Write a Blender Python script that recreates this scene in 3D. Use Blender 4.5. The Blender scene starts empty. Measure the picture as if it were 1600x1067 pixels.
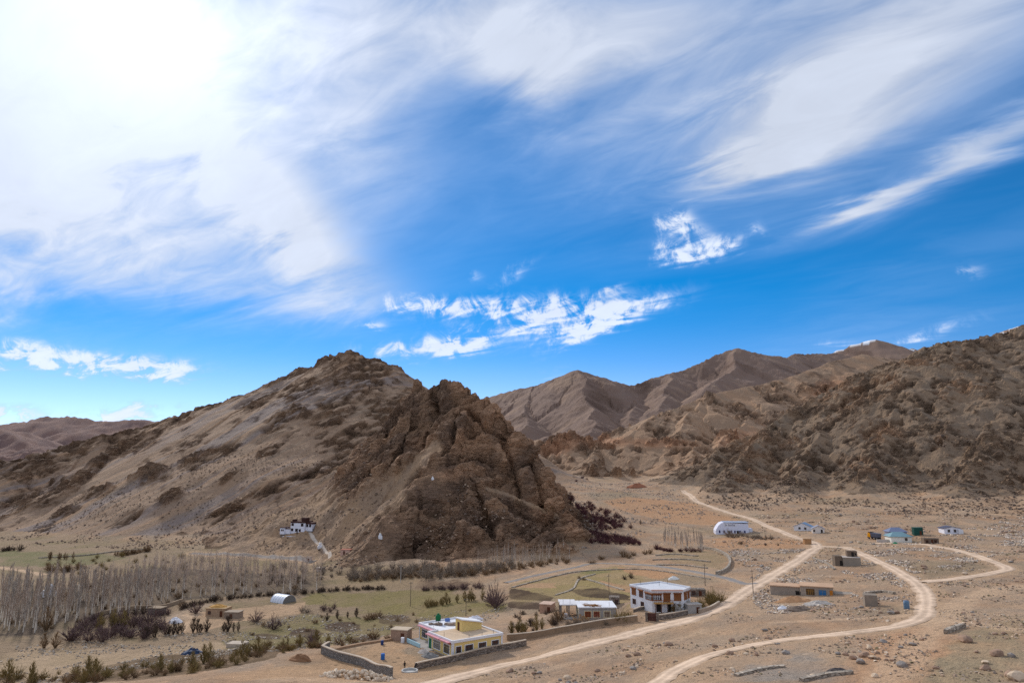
import bpy, bmesh, math, random
import numpy as np
from mathutils import Vector, Matrix
R = math.radians
random.seed(7)
sc = bpy.context.scene
COL = sc.collection

# ------------------------------------------------------------------ camera
CAMZ = 50.0                     # metres above the valley floor
PITCH = math.atan((730 - 533.5) / 1066.7)
cam_d = bpy.data.cameras.new('camera')
cam_d.lens = 24.0; cam_d.sensor_width = 36.0; cam_d.sensor_fit = 'HORIZONTAL'
cam_d.clip_start = 0.5; cam_d.clip_end = 20000
cam = bpy.data.objects.new('camera', cam_d); COL.objects.link(cam)
cam.location = (0, 0, CAMZ); cam.rotation_euler = (math.pi / 2 + PITCH, 0, 0)
sc.camera = cam

def ray(px, py):
    """direction (x, y, z) of a picture point of the 1600 x 1067 photograph, scaled to y = 1"""
    px = np.asarray(px, float); py = np.asarray(py, float)
    xc = (px - 800) / 1066.7; yc = (533.5 - py) / 1066.7
    y = math.cos(PITCH) - math.sin(PITCH) * yc
    z = math.sin(PITCH) + math.cos(PITCH) * yc
    return xc / y, z / y
def P(px, py, d):
    x, z = ray(px, py)
    return (float(x * d), float(d), float(CAMZ + z * d))
def azel(px, py):
    x, z = ray(px, py)
    return math.atan2(float(x), 1.0), math.atan2(float(z), math.sqrt(float(x) ** 2 + 1))

# ------------------------------------------------------------------ light and sky
SUN_AZ, SUN_EL = azel(240, 30)
sd = Vector((math.sin(SUN_AZ) * math.cos(SUN_EL), math.cos(SUN_AZ) * math.cos(SUN_EL), math.sin(SUN_EL)))
sun_d = bpy.data.lights.new('sun', 'SUN'); sun_d.energy = 2.4; sun_d.angle = R(4.0); sun_d.color = (1.0, 0.95, 0.87)
sun = bpy.data.objects.new('sun', sun_d); COL.objects.link(sun)
sun.rotation_euler = sd.to_track_quat('Z', 'Y').to_euler(); sun.location = (-60, 60, 200)

sc.view_settings.view_transform = 'Standard'; sc.view_settings.look = 'None'
sc.view_settings.exposure = 0.16; sc.view_settings.gamma = 1.0
sc.view_settings.use_curve_mapping = False
sc.cycles.use_denoising = False
sc.cycles.max_bounces = 4; sc.cycles.diffuse_bounces = 2; sc.cycles.glossy_bounces = 2
sc.cycles.transparent_max_bounces = 6
sc.render.film_transparent = False

world = bpy.data.worlds.new('World'); sc.world = world; world.use_nodes = True

class NT:
    """tiny helper that wires shader nodes as expressions"""
    def __init__(s, tree):
        s.t = tree; tree.nodes.clear()
    def new(s, kind, **kw):
        n = s.t.nodes.new(kind)
        for k, v in kw.items(): setattr(n, k, v)
        return n
    def put(s, sock, v):
        if isinstance(v, bpy.types.NodeSocket): s.t.links.new(v, sock)
        elif v is not None: sock.default_value = v
    def m(s, op, a, b=None, c=None, clamp=False):
        n = s.new('ShaderNodeMath', operation=op, use_clamp=clamp)
        s.put(n.inputs[0], a)
        if b is not None: s.put(n.inputs[1], b)
        if c is not None: s.put(n.inputs[2], c)
        return n.outputs[0]
    def vm(s, op, a, b=None):
        n = s.new('ShaderNodeVectorMath', operation=op)
        s.put(n.inputs[0], a)
        if b is not None:
            if op == 'SCALE': s.put(n.inputs['Scale'], b)
            else: s.put(n.inputs[1], b)
        return n.outputs['Value'] if op in ('DOT_PRODUCT', 'LENGTH', 'DISTANCE') else n.outputs[0]
    def mix(s, f, a, b, blend='MIX'):
        n = s.new('ShaderNodeMix', data_type='RGBA', blend_type=blend)
        s.put(n.inputs[0], f); s.put(n.inputs[6], a); s.put(n.inputs[7], b)
        return n.outputs[2]
    def ramp(s, f, lo, hi, a=0.0, b=1.0, kind='SMOOTHSTEP'):
        n = s.new('ShaderNodeMapRange', interpolation_type=kind, clamp=True)
        s.put(n.inputs[0], f); s.put(n.inputs[1], lo); s.put(n.inputs[2], hi); s.put(n.inputs[3], a); s.put(n.inputs[4], b)
        return n.outputs[0]
    def noise(s, vec, scale, detail=4, rough=0.55, dist=0.0, dim='3D'):
        n = s.new('ShaderNodeTexNoise', noise_dimensions=dim)
        s.put(n.inputs['Vector'], vec); n.inputs['Scale'].default_value = scale
        n.inputs['Detail'].default_value = detail; n.inputs['Roughness'].default_value = rough
        n.inputs['Distortion'].default_value = dist
        return n.outputs[0]
    def voro(s, vec, scale, feature='F1', out='Distance', rnd=1.0):
        n = s.new('ShaderNodeTexVoronoi', feature=feature)
        s.put(n.inputs['Vector'], vec); n.inputs['Scale'].default_value = scale
        n.inputs['Randomness'].default_value = rnd
        return n.outputs[out]
    def mapping(s, vec, loc=(0, 0, 0), rot=(0, 0, 0), scale=(1, 1, 1)):
        n = s.new('ShaderNodeMapping')
        s.put(n.inputs[0], vec); n.inputs[1].default_value = loc; n.inputs[2].default_value = rot; n.inputs[3].default_value = scale
        return n.outputs[0]
    def comb(s, x, y, z):
        n = s.new('ShaderNodeCombineXYZ'); s.put(n.inputs[0], x); s.put(n.inputs[1], y); s.put(n.inputs[2], z); return n.outputs[0]
    def sep(s, v):
        n = s.new('ShaderNodeSeparateXYZ'); s.put(n.inputs[0], v); return n.outputs

def build_world():
    N = NT(world.node_tree)
    out = N.new('ShaderNodeOutputWorld'); bg = N.new('ShaderNodeBackground')
    N.t.links.new(bg.outputs[0], out.inputs[0])
    sky = N.new('ShaderNodeTexSky', sky_type='NISHITA')
    sky.sun_disc = False; sky.sun_elevation = SUN_EL; sky.sun_rotation = SUN_AZ
    sky.altitude = 3500; sky.air_density = 1.0; sky.dust_density = 0.05; sky.ozone_density = 3.0
    geo = N.new('ShaderNodeTexCoord'); D = geo.outputs['Generated']
    x, y, z = N.sep(D)
    az = N.m('ARCTAN2', x, y); el = N.m('ARCSINE', z)
    # blue: deepen the clear sky the way thin high-altitude air does
    hs = N.new('ShaderNodeHueSaturation'); hs.inputs['Saturation'].default_value = 1.5; hs.inputs['Hue'].default_value = 0.497
    hs.inputs['Value'].default_value = 1.0
    N.put(hs.inputs['Color'], sky.outputs[0])
    hs2 = N.new('ShaderNodeHueSaturation'); hs2.inputs['Saturation'].default_value = 1.05; hs2.inputs['Hue'].default_value = 0.512; N.put(hs2.inputs['Color'], sky.outputs[0])
    blue = N.mix(N.ramp(el, 0.02, 0.26), hs2.outputs[0], hs.outputs[0])
    # cloud sheet coordinates: the direction carried up to a flat layer
    zc = N.m('ADD', N.m('MAXIMUM', z, 0.0), 0.12)
    sheet = N.comb(N.m('DIVIDE', x, zc), N.m('DIVIDE', y, zc), 0.0)
    rot = N.mapping(sheet, rot=(0, 0, R(38)), scale=(1, 1, 1))
    streak = N.mapping(rot, scale=(0.55, 1.5, 1))
    n_big = N.noise(streak, 1.3, 6, 0.56, 0.6)
    n_fine = N.noise(N.mapping(rot, scale=(1.0, 2.2, 1), loc=(3, 1, 0)), 3.2, 6, 0.58, 0.8)
    n_puff = N.noise(D, 26, 7, 0.66, 0.6)
    warp = N.m('SUBTRACT', n_big, 0.5); warp2 = N.m('SUBTRACT', n_fine, 0.5)
    azw = N.m('ADD', az, N.m('MULTIPLY', warp2, 0.12)); elw = N.m('ADD', el, N.m('MULTIPLY', warp, 0.16))
    def blobs(lst, a=azw, e=elw):
        tot = 0.0; v = N.comb(a, e, 0.0)
        for (px, py, sx, sy, ang, w) in lst:
            a0, e0 = azel(px, py)
            mp = N.new('ShaderNodeMapping', vector_type='TEXTURE')
            N.put(mp.inputs[0], v); mp.inputs[1].default_value = (a0, e0, 0); mp.inputs[2].default_value = (0, 0, R(ang)); mp.inputs[3].default_value = (sx / 1066, sy / 1066, 1)
            r2 = N.vm('DOT_PRODUCT', mp.outputs[0], mp.outputs[0])
            tot = N.m('MULTIPLY_ADD', N.m('POWER', 0.3679, r2), w, tot)
        return tot
    veil = blobs(VEIL); tuft = blobs(TUFTS, N.m('ADD', az, N.m('MULTIPLY', N.m('SUBTRACT', n_puff, 0.5), 0.06)),
                                        N.m('ADD', el, N.m('MULTIPLY', N.m('SUBTRACT', n_fine, 0.5), 0.035)))
    # unseen cloud cover beyond the picture, thickened to fill light onto camera-facing slopes
    rest = N.m('MULTIPLY', N.ramp(N.m('ABSOLUTE', az), 0.70, 1.05), 0.95)
    high = N.ramp(el, 0.62, 0.9, 0.0, 0.85)
    veil = N.m('ADD', veil, N.m('MAXIMUM', rest, high))
    tex = N.m('ADD', N.m('MULTIPLY', n_big, 0.9), N.m('MULTIPLY', n_fine, 0.75))       # about 0.8 mid
    dv = N.m('MULTIPLY', veil, N.ramp(tex, 0.35, 1.2, 0.35, 1.6, 'LINEAR'))
    dv = N.m('MULTIPLY', N.ramp(dv, 0.0, 1.15, 0.0, 1.0, 'LINEAR'), 0.97)
    ptex = N.m('ADD', N.m('MULTIPLY', n_puff, 0.9), N.m('MULTIPLY', n_fine, 0.5))
    dt = N.m('ADD', tuft, N.m('MULTIPLY', N.m('SUBTRACT', ptex, 0.70), N.m('MULTIPLY', N.m('MINIMUM', tuft, 0.8), 7.5)))
    dt = N.m('MULTIPLY', N.ramp(dt, 0.04, 1.0), 0.92)
    dens = N.m('SUBTRACT', 1.0, N.m('MULTIPLY', N.m('SUBTRACT', 1.0, dv), N.m('SUBTRACT', 1.0, dt)))
    # clouds scatter sunlight forward: brighter towards the sun
    cosg = N.vm('DOT_PRODUCT', D, tuple(sd)); ang = N.m('ARCCOSINE', cosg)
    aure = N.m('ADD', N.m('MULTIPLY', N.m('EXPONENT', N.m('MULTIPLY', ang, -5.5)), 0.38),
               N.m('MULTIPLY', N.m('EXPONENT', N.m('MULTIPLY', N.m('MULTIPLY', ang, ang), -26.0)), 0.24))
    bright = N.m('ADD', N.m('ADD', 0.77, aure), N.m('MULTIPLY', N.m('SUBTRACT', tex, 0.8), 0.30))
    bright = N.m('ADD', bright, N.m('MULTIPLY', dt, 0.22))
    tint = N.mix(N.ramp(dens, 0.15, 0.85), (0.52, 0.78, 1.26, 1), (0.86, 0.945, 1.12, 1))
    ccol = N.vm('SCALE', tint, N.m('MULTIPLY', bright, CLOUD_GAIN))
    blue_s = N.vm('SCALE', blue, SKY_STRENGTH)
    col = N.mix(dens, blue_s, ccol)
    N.put(bg.inputs[0], col); bg.inputs[1].default_value = 1.0

SKY_STRENGTH = 0.118
CLOUD_GAIN = 0.87
#        px   py   sx   sy  angle weight
VEIL = [(170, 40, 410, 230, -12, 1.2), (20, 250, 360, 120, 0, 0.60), (430, 335, 170, 50, -30, 0.62), (200, 380, 320, 50, -4, 0.30),
        (560, 100, 140, 110, -35, 0.36), (750, 30, 240, 90, 0, 0.60), (840, 130, 120, 70, -30, 0.30), (1000, 40, 270, 85, 5, 0.62), (1010, 170, 120, 50, 20, 0.14),
        (1300, 120, 420, 150, 10, 0.36), (1400, 70, 300, 100, 14, 0.58), (1240, 205, 150, 60, 24, 0.58), (1180, 262, 100, 26, 10, 0.50), (1490, 255, 190, 24, 18, 0.66), (1330, 322, 70, 14, 14, 0.46),
        (1540, 400, 220, 50, 12, 0.16), (1400, 500, 170, 30, 10, 0.12), (300, 455, 300, 28, 4, 0.18), (40, 430, 230, 40, 0, 0.24)]
TUFTS = [(1058, 340, 26, 18, 10, 0.52), (1090, 365, 40, 22, -25, 0.44), (1140, 382, 34, 12, 14, 0.46), (1056, 392, 36, 20, 0, 0.50), (1110, 400, 40, 12, 5, 0.40), (1188, 358, 12, 20, 30, 0.30),
         (800, 478, 170, 20, 3, 0.56), (680, 474, 90, 14, 0, 0.46), (850, 500, 150, 18, 8, 0.56), (950, 500, 100, 16, 16, 0.62), (715, 540, 64, 18, 5, 0.62), (620, 548, 90, 13, 0, 0.36), (900, 530, 60, 14, 25, 0.40),
         (590, 510, 20, 10, 0, 0.5), (860, 580, 45, 8, 20, 0.25), (105, 562, 125, 17, 2, 0.72), (245, 580, 60, 14, 5, 0.62), (20, 540, 45, 14, 0, 0.4),
         (1518, 424, 20, 10, 5, 0.45), (240, 634, 60, 7, 0, 0.4), (12, 648, 40, 14, 0, 0.9), (190, 650, 45, 11, 0, 0.8), (1430, 528, 90, 11, 14, 0.4),
         (1300, 535, 60, 8, 0, 0.3), (960, 455, 30, 9, 20, 0.25), (810, 425, 50, 12, 30, 0.28), (745, 430, 16, 10, 0, 0.28)]
build_world()
# ------------------------------------------------------------------ numeric noise
_rng = np.random.default_rng(11)
_perm = _rng.permutation(512).astype(np.int32); _perm = np.concatenate([_perm, _perm, _perm])
_ga = np.linspace(0, 2 * np.pi, 512, endpoint=False).astype(np.float32)
_gx, _gy = np.cos(_ga), np.sin(_ga)
def noise2(x, y, seed=0):
    x = np.asarray(x, np.float32); y = np.asarray(y, np.float32)
    xi = np.floor(x); yi = np.floor(y); fx = x - xi; fy = y - yi
    xi = (xi.astype(np.int32) + seed * 37) & 511; yi = (yi.astype(np.int32) + seed * 91) & 511
    u = fx * fx * fx * (fx * (fx * 6 - 15) + 10); v = fy * fy * fy * (fy * (fy * 6 - 15) + 10)
    x1 = (xi + 1) & 511; y1 = (yi + 1) & 511
    def g(ix, iy, dx, dy):
        h = _perm[_perm[ix] + iy]
        return _gx[h] * dx + _gy[h] * dy
    a = g(xi, yi, fx, fy); b = g(x1, yi, fx - 1, fy); c = g(xi, y1, fx, fy - 1); d = g(x1, y1, fx - 1, fy - 1)
    return 1.45 * (a + (b - a) * u + (c - a) * v + (a - b - c + d) * u * v)
def fbm(x, y, o=4, seed=0, gain=0.5, lac=2.03):
    t = 0; a = 1.0; n = 0
    for i in range(o):
        t = t + a * noise2(x, y, seed + i * 3); n += a; a *= gain; x = x * lac; y = y * lac
    return t / n
def ridged(x, y, o=4, seed=0, gain=0.5, lac=2.07):
    t = 0; a = 1.0; n = 0
    for i in range(o):
        t = t + a * (1 - 2 * np.abs(noise2(x, y, seed + i * 5))); n += a; a *= gain; x = x * lac; y = y * lac
    return t / n
def hash3(i, j, k, s):
    return _perm[(_perm[(_perm[(i + s) & 511] + j) & 511] + k) & 511]
def worley3(x, y, z, seed=0):
    """nearest feature distance, second nearest, random value of the nearest cell"""
    xi = np.floor(x).astype(np.int32); yi = np.floor(y).astype(np.int32); zi = np.floor(z).astype(np.int32)
    f1 = np.full(x.shape, 9.0, np.float32); f2 = f1.copy(); rv = np.zeros(x.shape, np.float32)
    for i in (-1, 0, 1):
        for j in (-1, 0, 1):
            for k in (-1, 0, 1):
                cx, cy, cz = xi + i, yi + j, zi + k
                h = hash3(cx & 511, cy & 511, cz & 511, seed)
                ox = _perm[h + 7] / 512.0; oy = _perm[h + 131] / 512.0; oz = _perm[h + 301] / 512.0
                d = (cx + ox - x) ** 2 + (cy + oy - y) ** 2 + (cz + oz - z) ** 2
                near = d < f1
                f2 = np.where(near, f1, np.minimum(f2, d)); f1 = np.where(near, d, f1); rv = np.where(near, h / 512.0, rv)
    return np.sqrt(f1), np.sqrt(f2), rv
def sstep(a, b, x):
    t = np.clip((x - a) / (b - a), 0, 1); return t * t * (3 - 2 * t)
def smax(a, b, k):
    h = np.clip(0.5 + 0.5 * (a - b) / k, 0, 1)
    return b + (a - b) * h + k * h * (1 - h)

# ------------------------------------------------------------------ valley floor from surveyed heights (thin-plate spline)
_cp = [(0, 1060, 0), (-150, 1000, 0), (0, 1000, 0), (0, 930, 0), (0, 880, 0), (-250, 930, 0), (-250, 860, 0), (200, 1000, 0), (200, 930, 0), (250, 890, 0), (400, 990, 0), (400, 940, 0),
       (500, 960, 0), (600, 940, 0), (450, 895, 0), (560, 975, 0)]
GC = []
for (px, py, _) in _cp:                                    # flat lower valley, height 0
    x, z = ray(px, py); d = -CAMZ / z; GC.append((float(x * d), float(d), 0.0))
for c in [(640, 895, 318), (720, 905, 297), (700, 945, 252), (800, 960, 222), (830, 905, 285), (900, 885, 312), (1000, 862, 352), (870, 850, 392), (930, 800, 480),
          (900, 760, 640), (1000, 752, 800), (1070, 772, 600), (1150, 802, 490), (1140, 836, 398), (1215, 836, 378), (1280, 856, 318),
          (1160, 912, 232), (1100, 950, 198), (1000, 992, 176), (985, 950, 205), (920, 966, 196), (900, 1012, 166), (800, 1032, 160), (850, 1067, 136),
          (708, 1030, 166), (600, 1030, 163), (515, 1022, 165), (620, 1067, 138), (400, 1045, 150), (300, 1058, 140), (205, 1072, 128),
          (1100, 1060, 116), (1300, 1000, 142), (1440, 960, 164), (1600, 1060, 104), (1450, 910, 208), (1570, 888, 236), (1360, 866, 288), (1410, 846, 324),
          (1490, 834, 348), (1600, 850, 300), (1700, 900, 220), (1600, 808, 405), (1750, 830, 340), (1300, 792, 480), (1330, 880, 264), (1260, 930, 206), (1560, 1000, 130), (1750, 1060, 100)]:
    GC.append(P(*c))
GC += [(-40, 60, 22), (0, 60, 24), (60, 60, 25), (0, 30, 34), (-30, 28, 33), (30, 28, 35), (0, 6, 47), (120, 50, 27), (-90, 60, 12), (0, 1100, 44), (250, 1100, 60), (-300, 1000, 8),
       (-700, 700, 0), (-900, 1400, 20), (0, 2200, 110), (900, 2200, 120), (-900, 2600, 60), (1000, 900, 60), (600, 500, 26), (0, 4600, 160), (2500, 4000, 200), (-2500, 4000, 100), (380, 250, 20), (-300, 150, 0), (-220, 80, 4)]
GC = np.array(GC, np.float64)
def _tps_fit(C):
    def U(r2): return np.where(r2 > 0, r2 * np.log(np.maximum(r2, 1e-12)), 0)
    S = 300.0; A = C[:, :2] / S; n = len(A)
    K = U(((A[:, None] - A[None]) ** 2).sum(-1)) + np.eye(n) * 0.002
    Pm = np.hstack([np.ones((n, 1)), A]); M = np.zeros((n + 3, n + 3)); M[:n, :n] = K; M[:n, n:] = Pm; M[n:, :n] = Pm.T
    w = np.linalg.solve(M, np.concatenate([C[:, 2], np.zeros(3)]))
    return A.astype(np.float32), w.astype(np.float32), S
_A, _w, _S = _tps_fit(GC)
def tps(x, y):
    xs = (x / _S).astype(np.float32); ys = (y / _S).astype(np.float32)
    t = _w[-3] + _w[-2] * xs + _w[-1] * ys
    for (a, b), w in zip(_A, _w[:-3]):
        r2 = (xs - a) ** 2 + (ys - b) ** 2 + 1e-9
        t = t + w * r2 * np.log(r2)
    return t

# ------------------------------------------------------------------ mountains: ridge lines with falling flanks
def rl(slope, *pts): return slope, np.array([P(*p) for p in pts], np.float32)
MOUNT = {
 'left': [rl(0.60, (800, 690, 760), (700, 650, 770), (632, 601, 770), (612, 577, 760), (590, 560, 750), (560, 553, 745), (548, 550, 745), (530, 557, 745), (500, 569, 740), (462, 578, 738), (400, 606, 735), (340, 626, 730), (290, 641, 722), (245, 657, 715),
                (215, 667, 705), (185, 674, 695), (150, 682, 685), (110, 691, 670), (50, 706, 645), (0, 716, 630), (-90, 728, 605), (-250, 745, 570)),
          rl(0.66, (548, 552, 745), (520, 610, 690), (470, 660, 640)),
          rl(0.66, (600, 565, 752), (590, 640, 690), (560, 690, 640)),
          rl(0.62, (400, 606, 735), (330, 660, 670), (270, 715, 610)),
          rl(0.62, (245, 657, 715), (170, 705, 640), (120, 750, 580))],
 'rock': [rl(1.25, (690, 592, 470), (700, 592, 466), (716, 598, 462), (748, 617, 455), (762, 622, 450), (788, 648, 444), (806, 668, 436), (826, 700, 428), (842, 738, 418), (858, 768, 410), (876, 790, 402), (893, 818, 394), (897, 838, 390)),
          rl(1.25, (690, 593, 470), (676, 602, 474), (668, 604, 477), (660, 598, 480), (652, 597, 482), (644, 606, 484), (632, 622, 482), (612, 640, 478), (590, 668, 470), (566, 700, 460), (548, 735, 448), (534, 770, 438)),
          rl(1.00, (700, 595, 466), (712, 650, 440), (724, 700, 418), (730, 745, 400), (735, 790, 376)),
          rl(1.05, (655, 598, 480), (630, 660, 450), (600, 710, 430), (575, 745, 420)),
          rl(0.85, (690, 735, 404), (650, 748, 398), (622, 790, 380), (590, 830, 366), (560, 858, 352)),
          rl(0.90, (735, 760, 396), (800, 800, 372), (850, 830, 360), (880, 848, 352)),
          rl(0.72, (735, 790, 376), (720, 840, 352), (700, 872, 338)),
          rl(0.55, (534, 770, 438), (470, 790, 440), (400, 812, 440))],
 'right': [rl(0.62, (1900, 450, 760), (1720, 488, 760), (1600, 508, 758), (1560, 517, 756), (1500, 531, 752), (1478, 534, 752), (1440, 540, 756), (1420, 552, 760), (1390, 565, 764), (1330, 588, 766), (1290, 612, 760), (1250, 640, 748), (1200, 662, 730), (1150, 690, 705), (1110, 706, 680), (1080, 738, 655), (1050, 760, 640)),
           rl(0.60, (1600, 512, 758), (1560, 612, 660), (1530, 706, 560), (1500, 775, 490)),
           rl(0.62, (1440, 546, 756), (1400, 622, 680), (1370, 700, 600), (1350, 775, 525)),
           rl(0.64, (1330, 592, 766), (1290, 658, 700), (1250, 726, 620), (1235, 775, 550)),
           rl(0.70, (1200, 662, 730), (1180, 690, 690), (1150, 722, 640), (1140, 750, 590)),
           rl(0.60, (1750, 530, 720), (1720, 634, 600), (1690, 715, 500), (1660, 785, 430))],
 'mid': [rl(0.50, (1500, 560, 1700), (1400, 560, 1620), (1345, 553, 1520), (1290, 568, 1420), (1230, 590, 1330), (1190, 600, 1280), (1154, 606, 1230), (1094, 621, 1150), (1060, 635, 1110), (1027, 645, 1080), (1000, 668, 1020), (960, 690, 985)),
         rl(0.55, (1190, 600, 1280), (1180, 640, 1130), (1150, 670, 1000), (1110, 712, 870)),
         rl(0.60, (1094, 621, 1150), (1060, 670, 1000), (1040, 700, 900), (1030, 728, 840)),
         rl(0.62, (820, 690, 980), (870, 682, 950), (900, 676, 945), (940, 690, 925), (985, 692, 915), (1040, 690, 905), (1085, 684, 900)),
         rl(0.62, (940, 690, 925), (925, 712, 870), (915, 728, 845)),
         rl(0.62, (1085, 684, 900), (1075, 712, 850), (1065, 735, 790))],
 'back': [rl(0.58, (600, 660, 2300), (700, 640, 2200), (770, 618, 2120), (800, 610, 2090), (830, 603, 2060), (870, 590, 2020), (905, 578, 2000), (930, 587, 2020), (955, 598, 2050), (975, 603, 2080), (1000, 600, 2110), (1045, 583, 2180), (1100, 566, 2240), (1130, 553, 2280), (1160, 545, 2300), (1190, 553, 2330), (1225, 560, 2400), (1250, 553, 2500), (1310, 553, 2650), (1400, 575, 2700)),
          rl(0.56, (905, 578, 2000), (915, 620, 1750), (920, 650, 1520), (925, 676, 1300)),
          rl(0.56, (830, 603, 2060), (820, 640, 1800), (815, 668, 1550)),
          rl(0.56, (975, 603, 2080), (985, 630, 1850), (990, 655, 1600)),
          rl(0.56, (1160, 545, 2300), (1140, 580, 2050), (1110, 610, 1800)),
          rl(0.58, (1045, 583, 2180), (1040, 615, 1900), (1030, 640, 1650))],
 'snow': [rl(0.55, (1220, 566, 3400), (1290, 556, 3400), (1322, 544, 3400), (1345, 536, 3400), (1368, 531, 3400), (1388, 538, 3400), (1410, 547, 3400), (1428, 545, 3400), (1460, 560, 3400)),
          rl(0.6, (1540, 540, 4200), (1580, 510, 4200), (1600, 501, 4200), (1640, 488, 4200), (1750, 500, 4200))],
 'far': [rl(0.40, (-200, 668, 3000), (-60, 664, 3000), (0, 664, 3000), (30, 659, 3000), (48, 657, 3000), (72, 651, 3000), (92, 653, 3000), (118, 650, 3000), (140, 655, 3000), (165, 659, 3000), (200, 664, 3000), (260, 672, 3000), (400, 690, 3000)),
         rl(0.42, (-200, 640, 1500), (-60, 655, 1480), (-10, 660, 1450), (12, 668, 1430), (40, 676, 1400), (62, 692, 1330), (70, 712, 1250)),
         rl(0.45, (150, 662, 1900), (180, 657, 1900), (215, 656, 1900), (260, 662, 1900))],
}
MID = {k: i + 1 for i, k in enumerate(MOUNT)}
def ridge_field(lines, x, y):
    """height, run-along coordinate, distance from the ridge of the highest flank"""
    h = np.full(x.shape, -500.0, np.float32); s = np.zeros_like(h); dd = np.zeros_like(h); base = 0.0
    for slope, pts in lines:
        cum = base
        for a, b in zip(pts[:-1], pts[1:]):
            ex, ey = b[0] - a[0], b[1] - a[1]; L2 = ex * ex + ey * ey; L = math.sqrt(L2)
            t = np.clip(((x - a[0]) * ex + (y - a[1]) * ey) / L2, 0, 1)
            d = np.sqrt((x - a[0] - t * ex) ** 2 + (y - a[1] - t * ey) ** 2)
            v = a[2] + t * (b[2] - a[2]) - slope * d
            up = v > h
            h = np.where(up, v, h); s = np.where(up, cum + t * L, s); dd = np.where(up, d, dd); cum += L
        base = cum + 1000
    return h, s, dd

# ------------------------------------------------------------------ valley ground
PADS = [(-15, 178, 17, 30, 7.1), (-32, 164, 10, 20, 7.9), (42, 203, 10, 17, 11.0), (21, 203, 9, 15, 8.8), (180, 334, 9, 22, 16.0)]   # x, y, level radius, fade radius, height
def ground0(x, y):
    g = tps(x, y)
    for cx, cy, r0, r1, h in PADS: g = g + (h - g) * sstep(r1, r0, np.sqrt((x - cx) ** 2 + (y - cy) ** 2))
    return g
def terrain(x, y, full=False):
    x = np.asarray(x, np.float32); y = np.asarray(y, np.float32)
    g = ground0(x, y)
    r = np.sqrt(x * x + y * y)
    nz = fbm(x / 23, y / 23, 4, 3); 
    amp = 0.25 + 0.55 * sstep(60, 200, x) * sstep(60, 120, y)
    g = g + nz * amp + 1.2 * fbm(x / 90, y / 90, 2, 9) * sstep(30, 90, x)
    z = g.copy(); mid = np.zeros(x.shape, np.int8); S = np.zeros_like(z); DD = np.zeros_like(z); HM = np.full_like(z, -500)
    lim = {'left': (480, 1100, -1500, 400), 'rock': (300, 620, -260, 140), 'right': (340, 1500, 90, 3000), 'mid': (650, 2600, -100, 2000),
           'back': (1000, 4200, -900, 2600), 'snow': (2300, 6000, 500, 6000), 'far': (900, 6000, -6000, 0)}
    for k, lines in MOUNT.items():
        y0, y1, x0, x1 = lim[k]
        if k == 'left': y0 = 380
        sel = np.where((y > y0) & (y < y1) & (x > x0) & (x < x1))
        if sel[0].size == 0: continue
        xs, ys = x[sel], y[sel]
        sc_ = {'left': 60, 'rock': 26, 'right': 55, 'mid': 90, 'back': 220, 'snow': 300, 'far': 260}[k]
        wa = {'left': 9, 'rock': 3.5, 'right': 11, 'mid': 16, 'back': 40, 'snow': 40, 'far': 50}[k]
        wx = xs + wa * fbm(xs / sc_, ys / sc_, 3, 21); wy = ys + wa * fbm(xs / sc_, ys / sc_, 3, 31)
        h, s, d = ridge_field(lines, wx, wy)
        gul = {'left': (26, 3.0), 'rock': (13, 2.6), 'right': (30, 3.5), 'mid': (60, 7.0), 'back': (130, 22.0), 'snow': (160, 30.0), 'far': (170, 30.0)}[k]
        # gullies run down the flanks
        gg = ridged(s / gul[0], d / (gul[0] * 7), 3, 41 + MID[k])
        h = h + (gg - 0.35) * gul[1] * sstep(0, gul[0] * 1.6, d)
        bump = fbm(xs / (sc_ * .35), ys / (sc_ * .35), 4, 51)
        h = h + bump * {'left': 2.0, 'rock': 3.0, 'right': 5.0, 'mid': 5, 'back': 10, 'snow': 12, 'far': 16}[k] * sstep(0, 25, d + 8)
        kk = {'left': 16.0, 'rock': 9.0, 'right': 24.0, 'mid': 26, 'back': 14, 'snow': 14, 'far': 10}[k]
        zo = z[sel]; zn = smax(h, zo, kk)
        win = h > zo - 0.12 * kk
        z[sel] = zn
        m_ = mid[sel]; m_[win] = MID[k]; mid[sel] = m_
        S_ = S[sel]; S_[win] = s[win]; S[sel] = S_; D_ = DD[sel]; D_[win] = d[win]; DD[sel] = D_
        H_ = HM[sel]; H_[win] = (h - zo)[win]; HM[sel] = H_
    if full: return z, mid, S, DD, HM, g
    return z

def cast(pix):
    """first ground point under each picture point (for laying out the place on the terrain)"""
    pix = np.asarray(pix, float).reshape(-1, 2); out = np.zeros((len(pix), 3)); ds = np.geomspace(80, 2600, 230)
    for i0 in range(0, len(pix), 400):
        q = pix[i0:i0 + 400]; rx, rz = ray(q[:, 0], q[:, 1])
        X = rx[:, None] * ds; Y = np.broadcast_to(ds, X.shape).copy(); Zr = CAMZ + rz[:, None] * ds
        below = Zr < terrain(X, Y)
        k = np.argmax(below, 1); k = np.where(below.any(1), k, len(ds) - 1); k = np.maximum(k, 1)
        lo = ds[k - 1].copy(); hi = ds[k].copy()
        for _ in range(9):
            m = (lo + hi) / 2; b = (CAMZ + rz * m) < terrain(rx * m, m)
            hi = np.where(b, m, hi); lo = np.where(b, lo, m)
        m = (lo + hi) / 2; out[i0:i0 + 400] = np.stack([rx * m, m, terrain(rx * m, m)], -1)
    return out
def gz(x, y): return float(terrain(np.array([x], np.float32), np.array([y], np.float32))[0])

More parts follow.
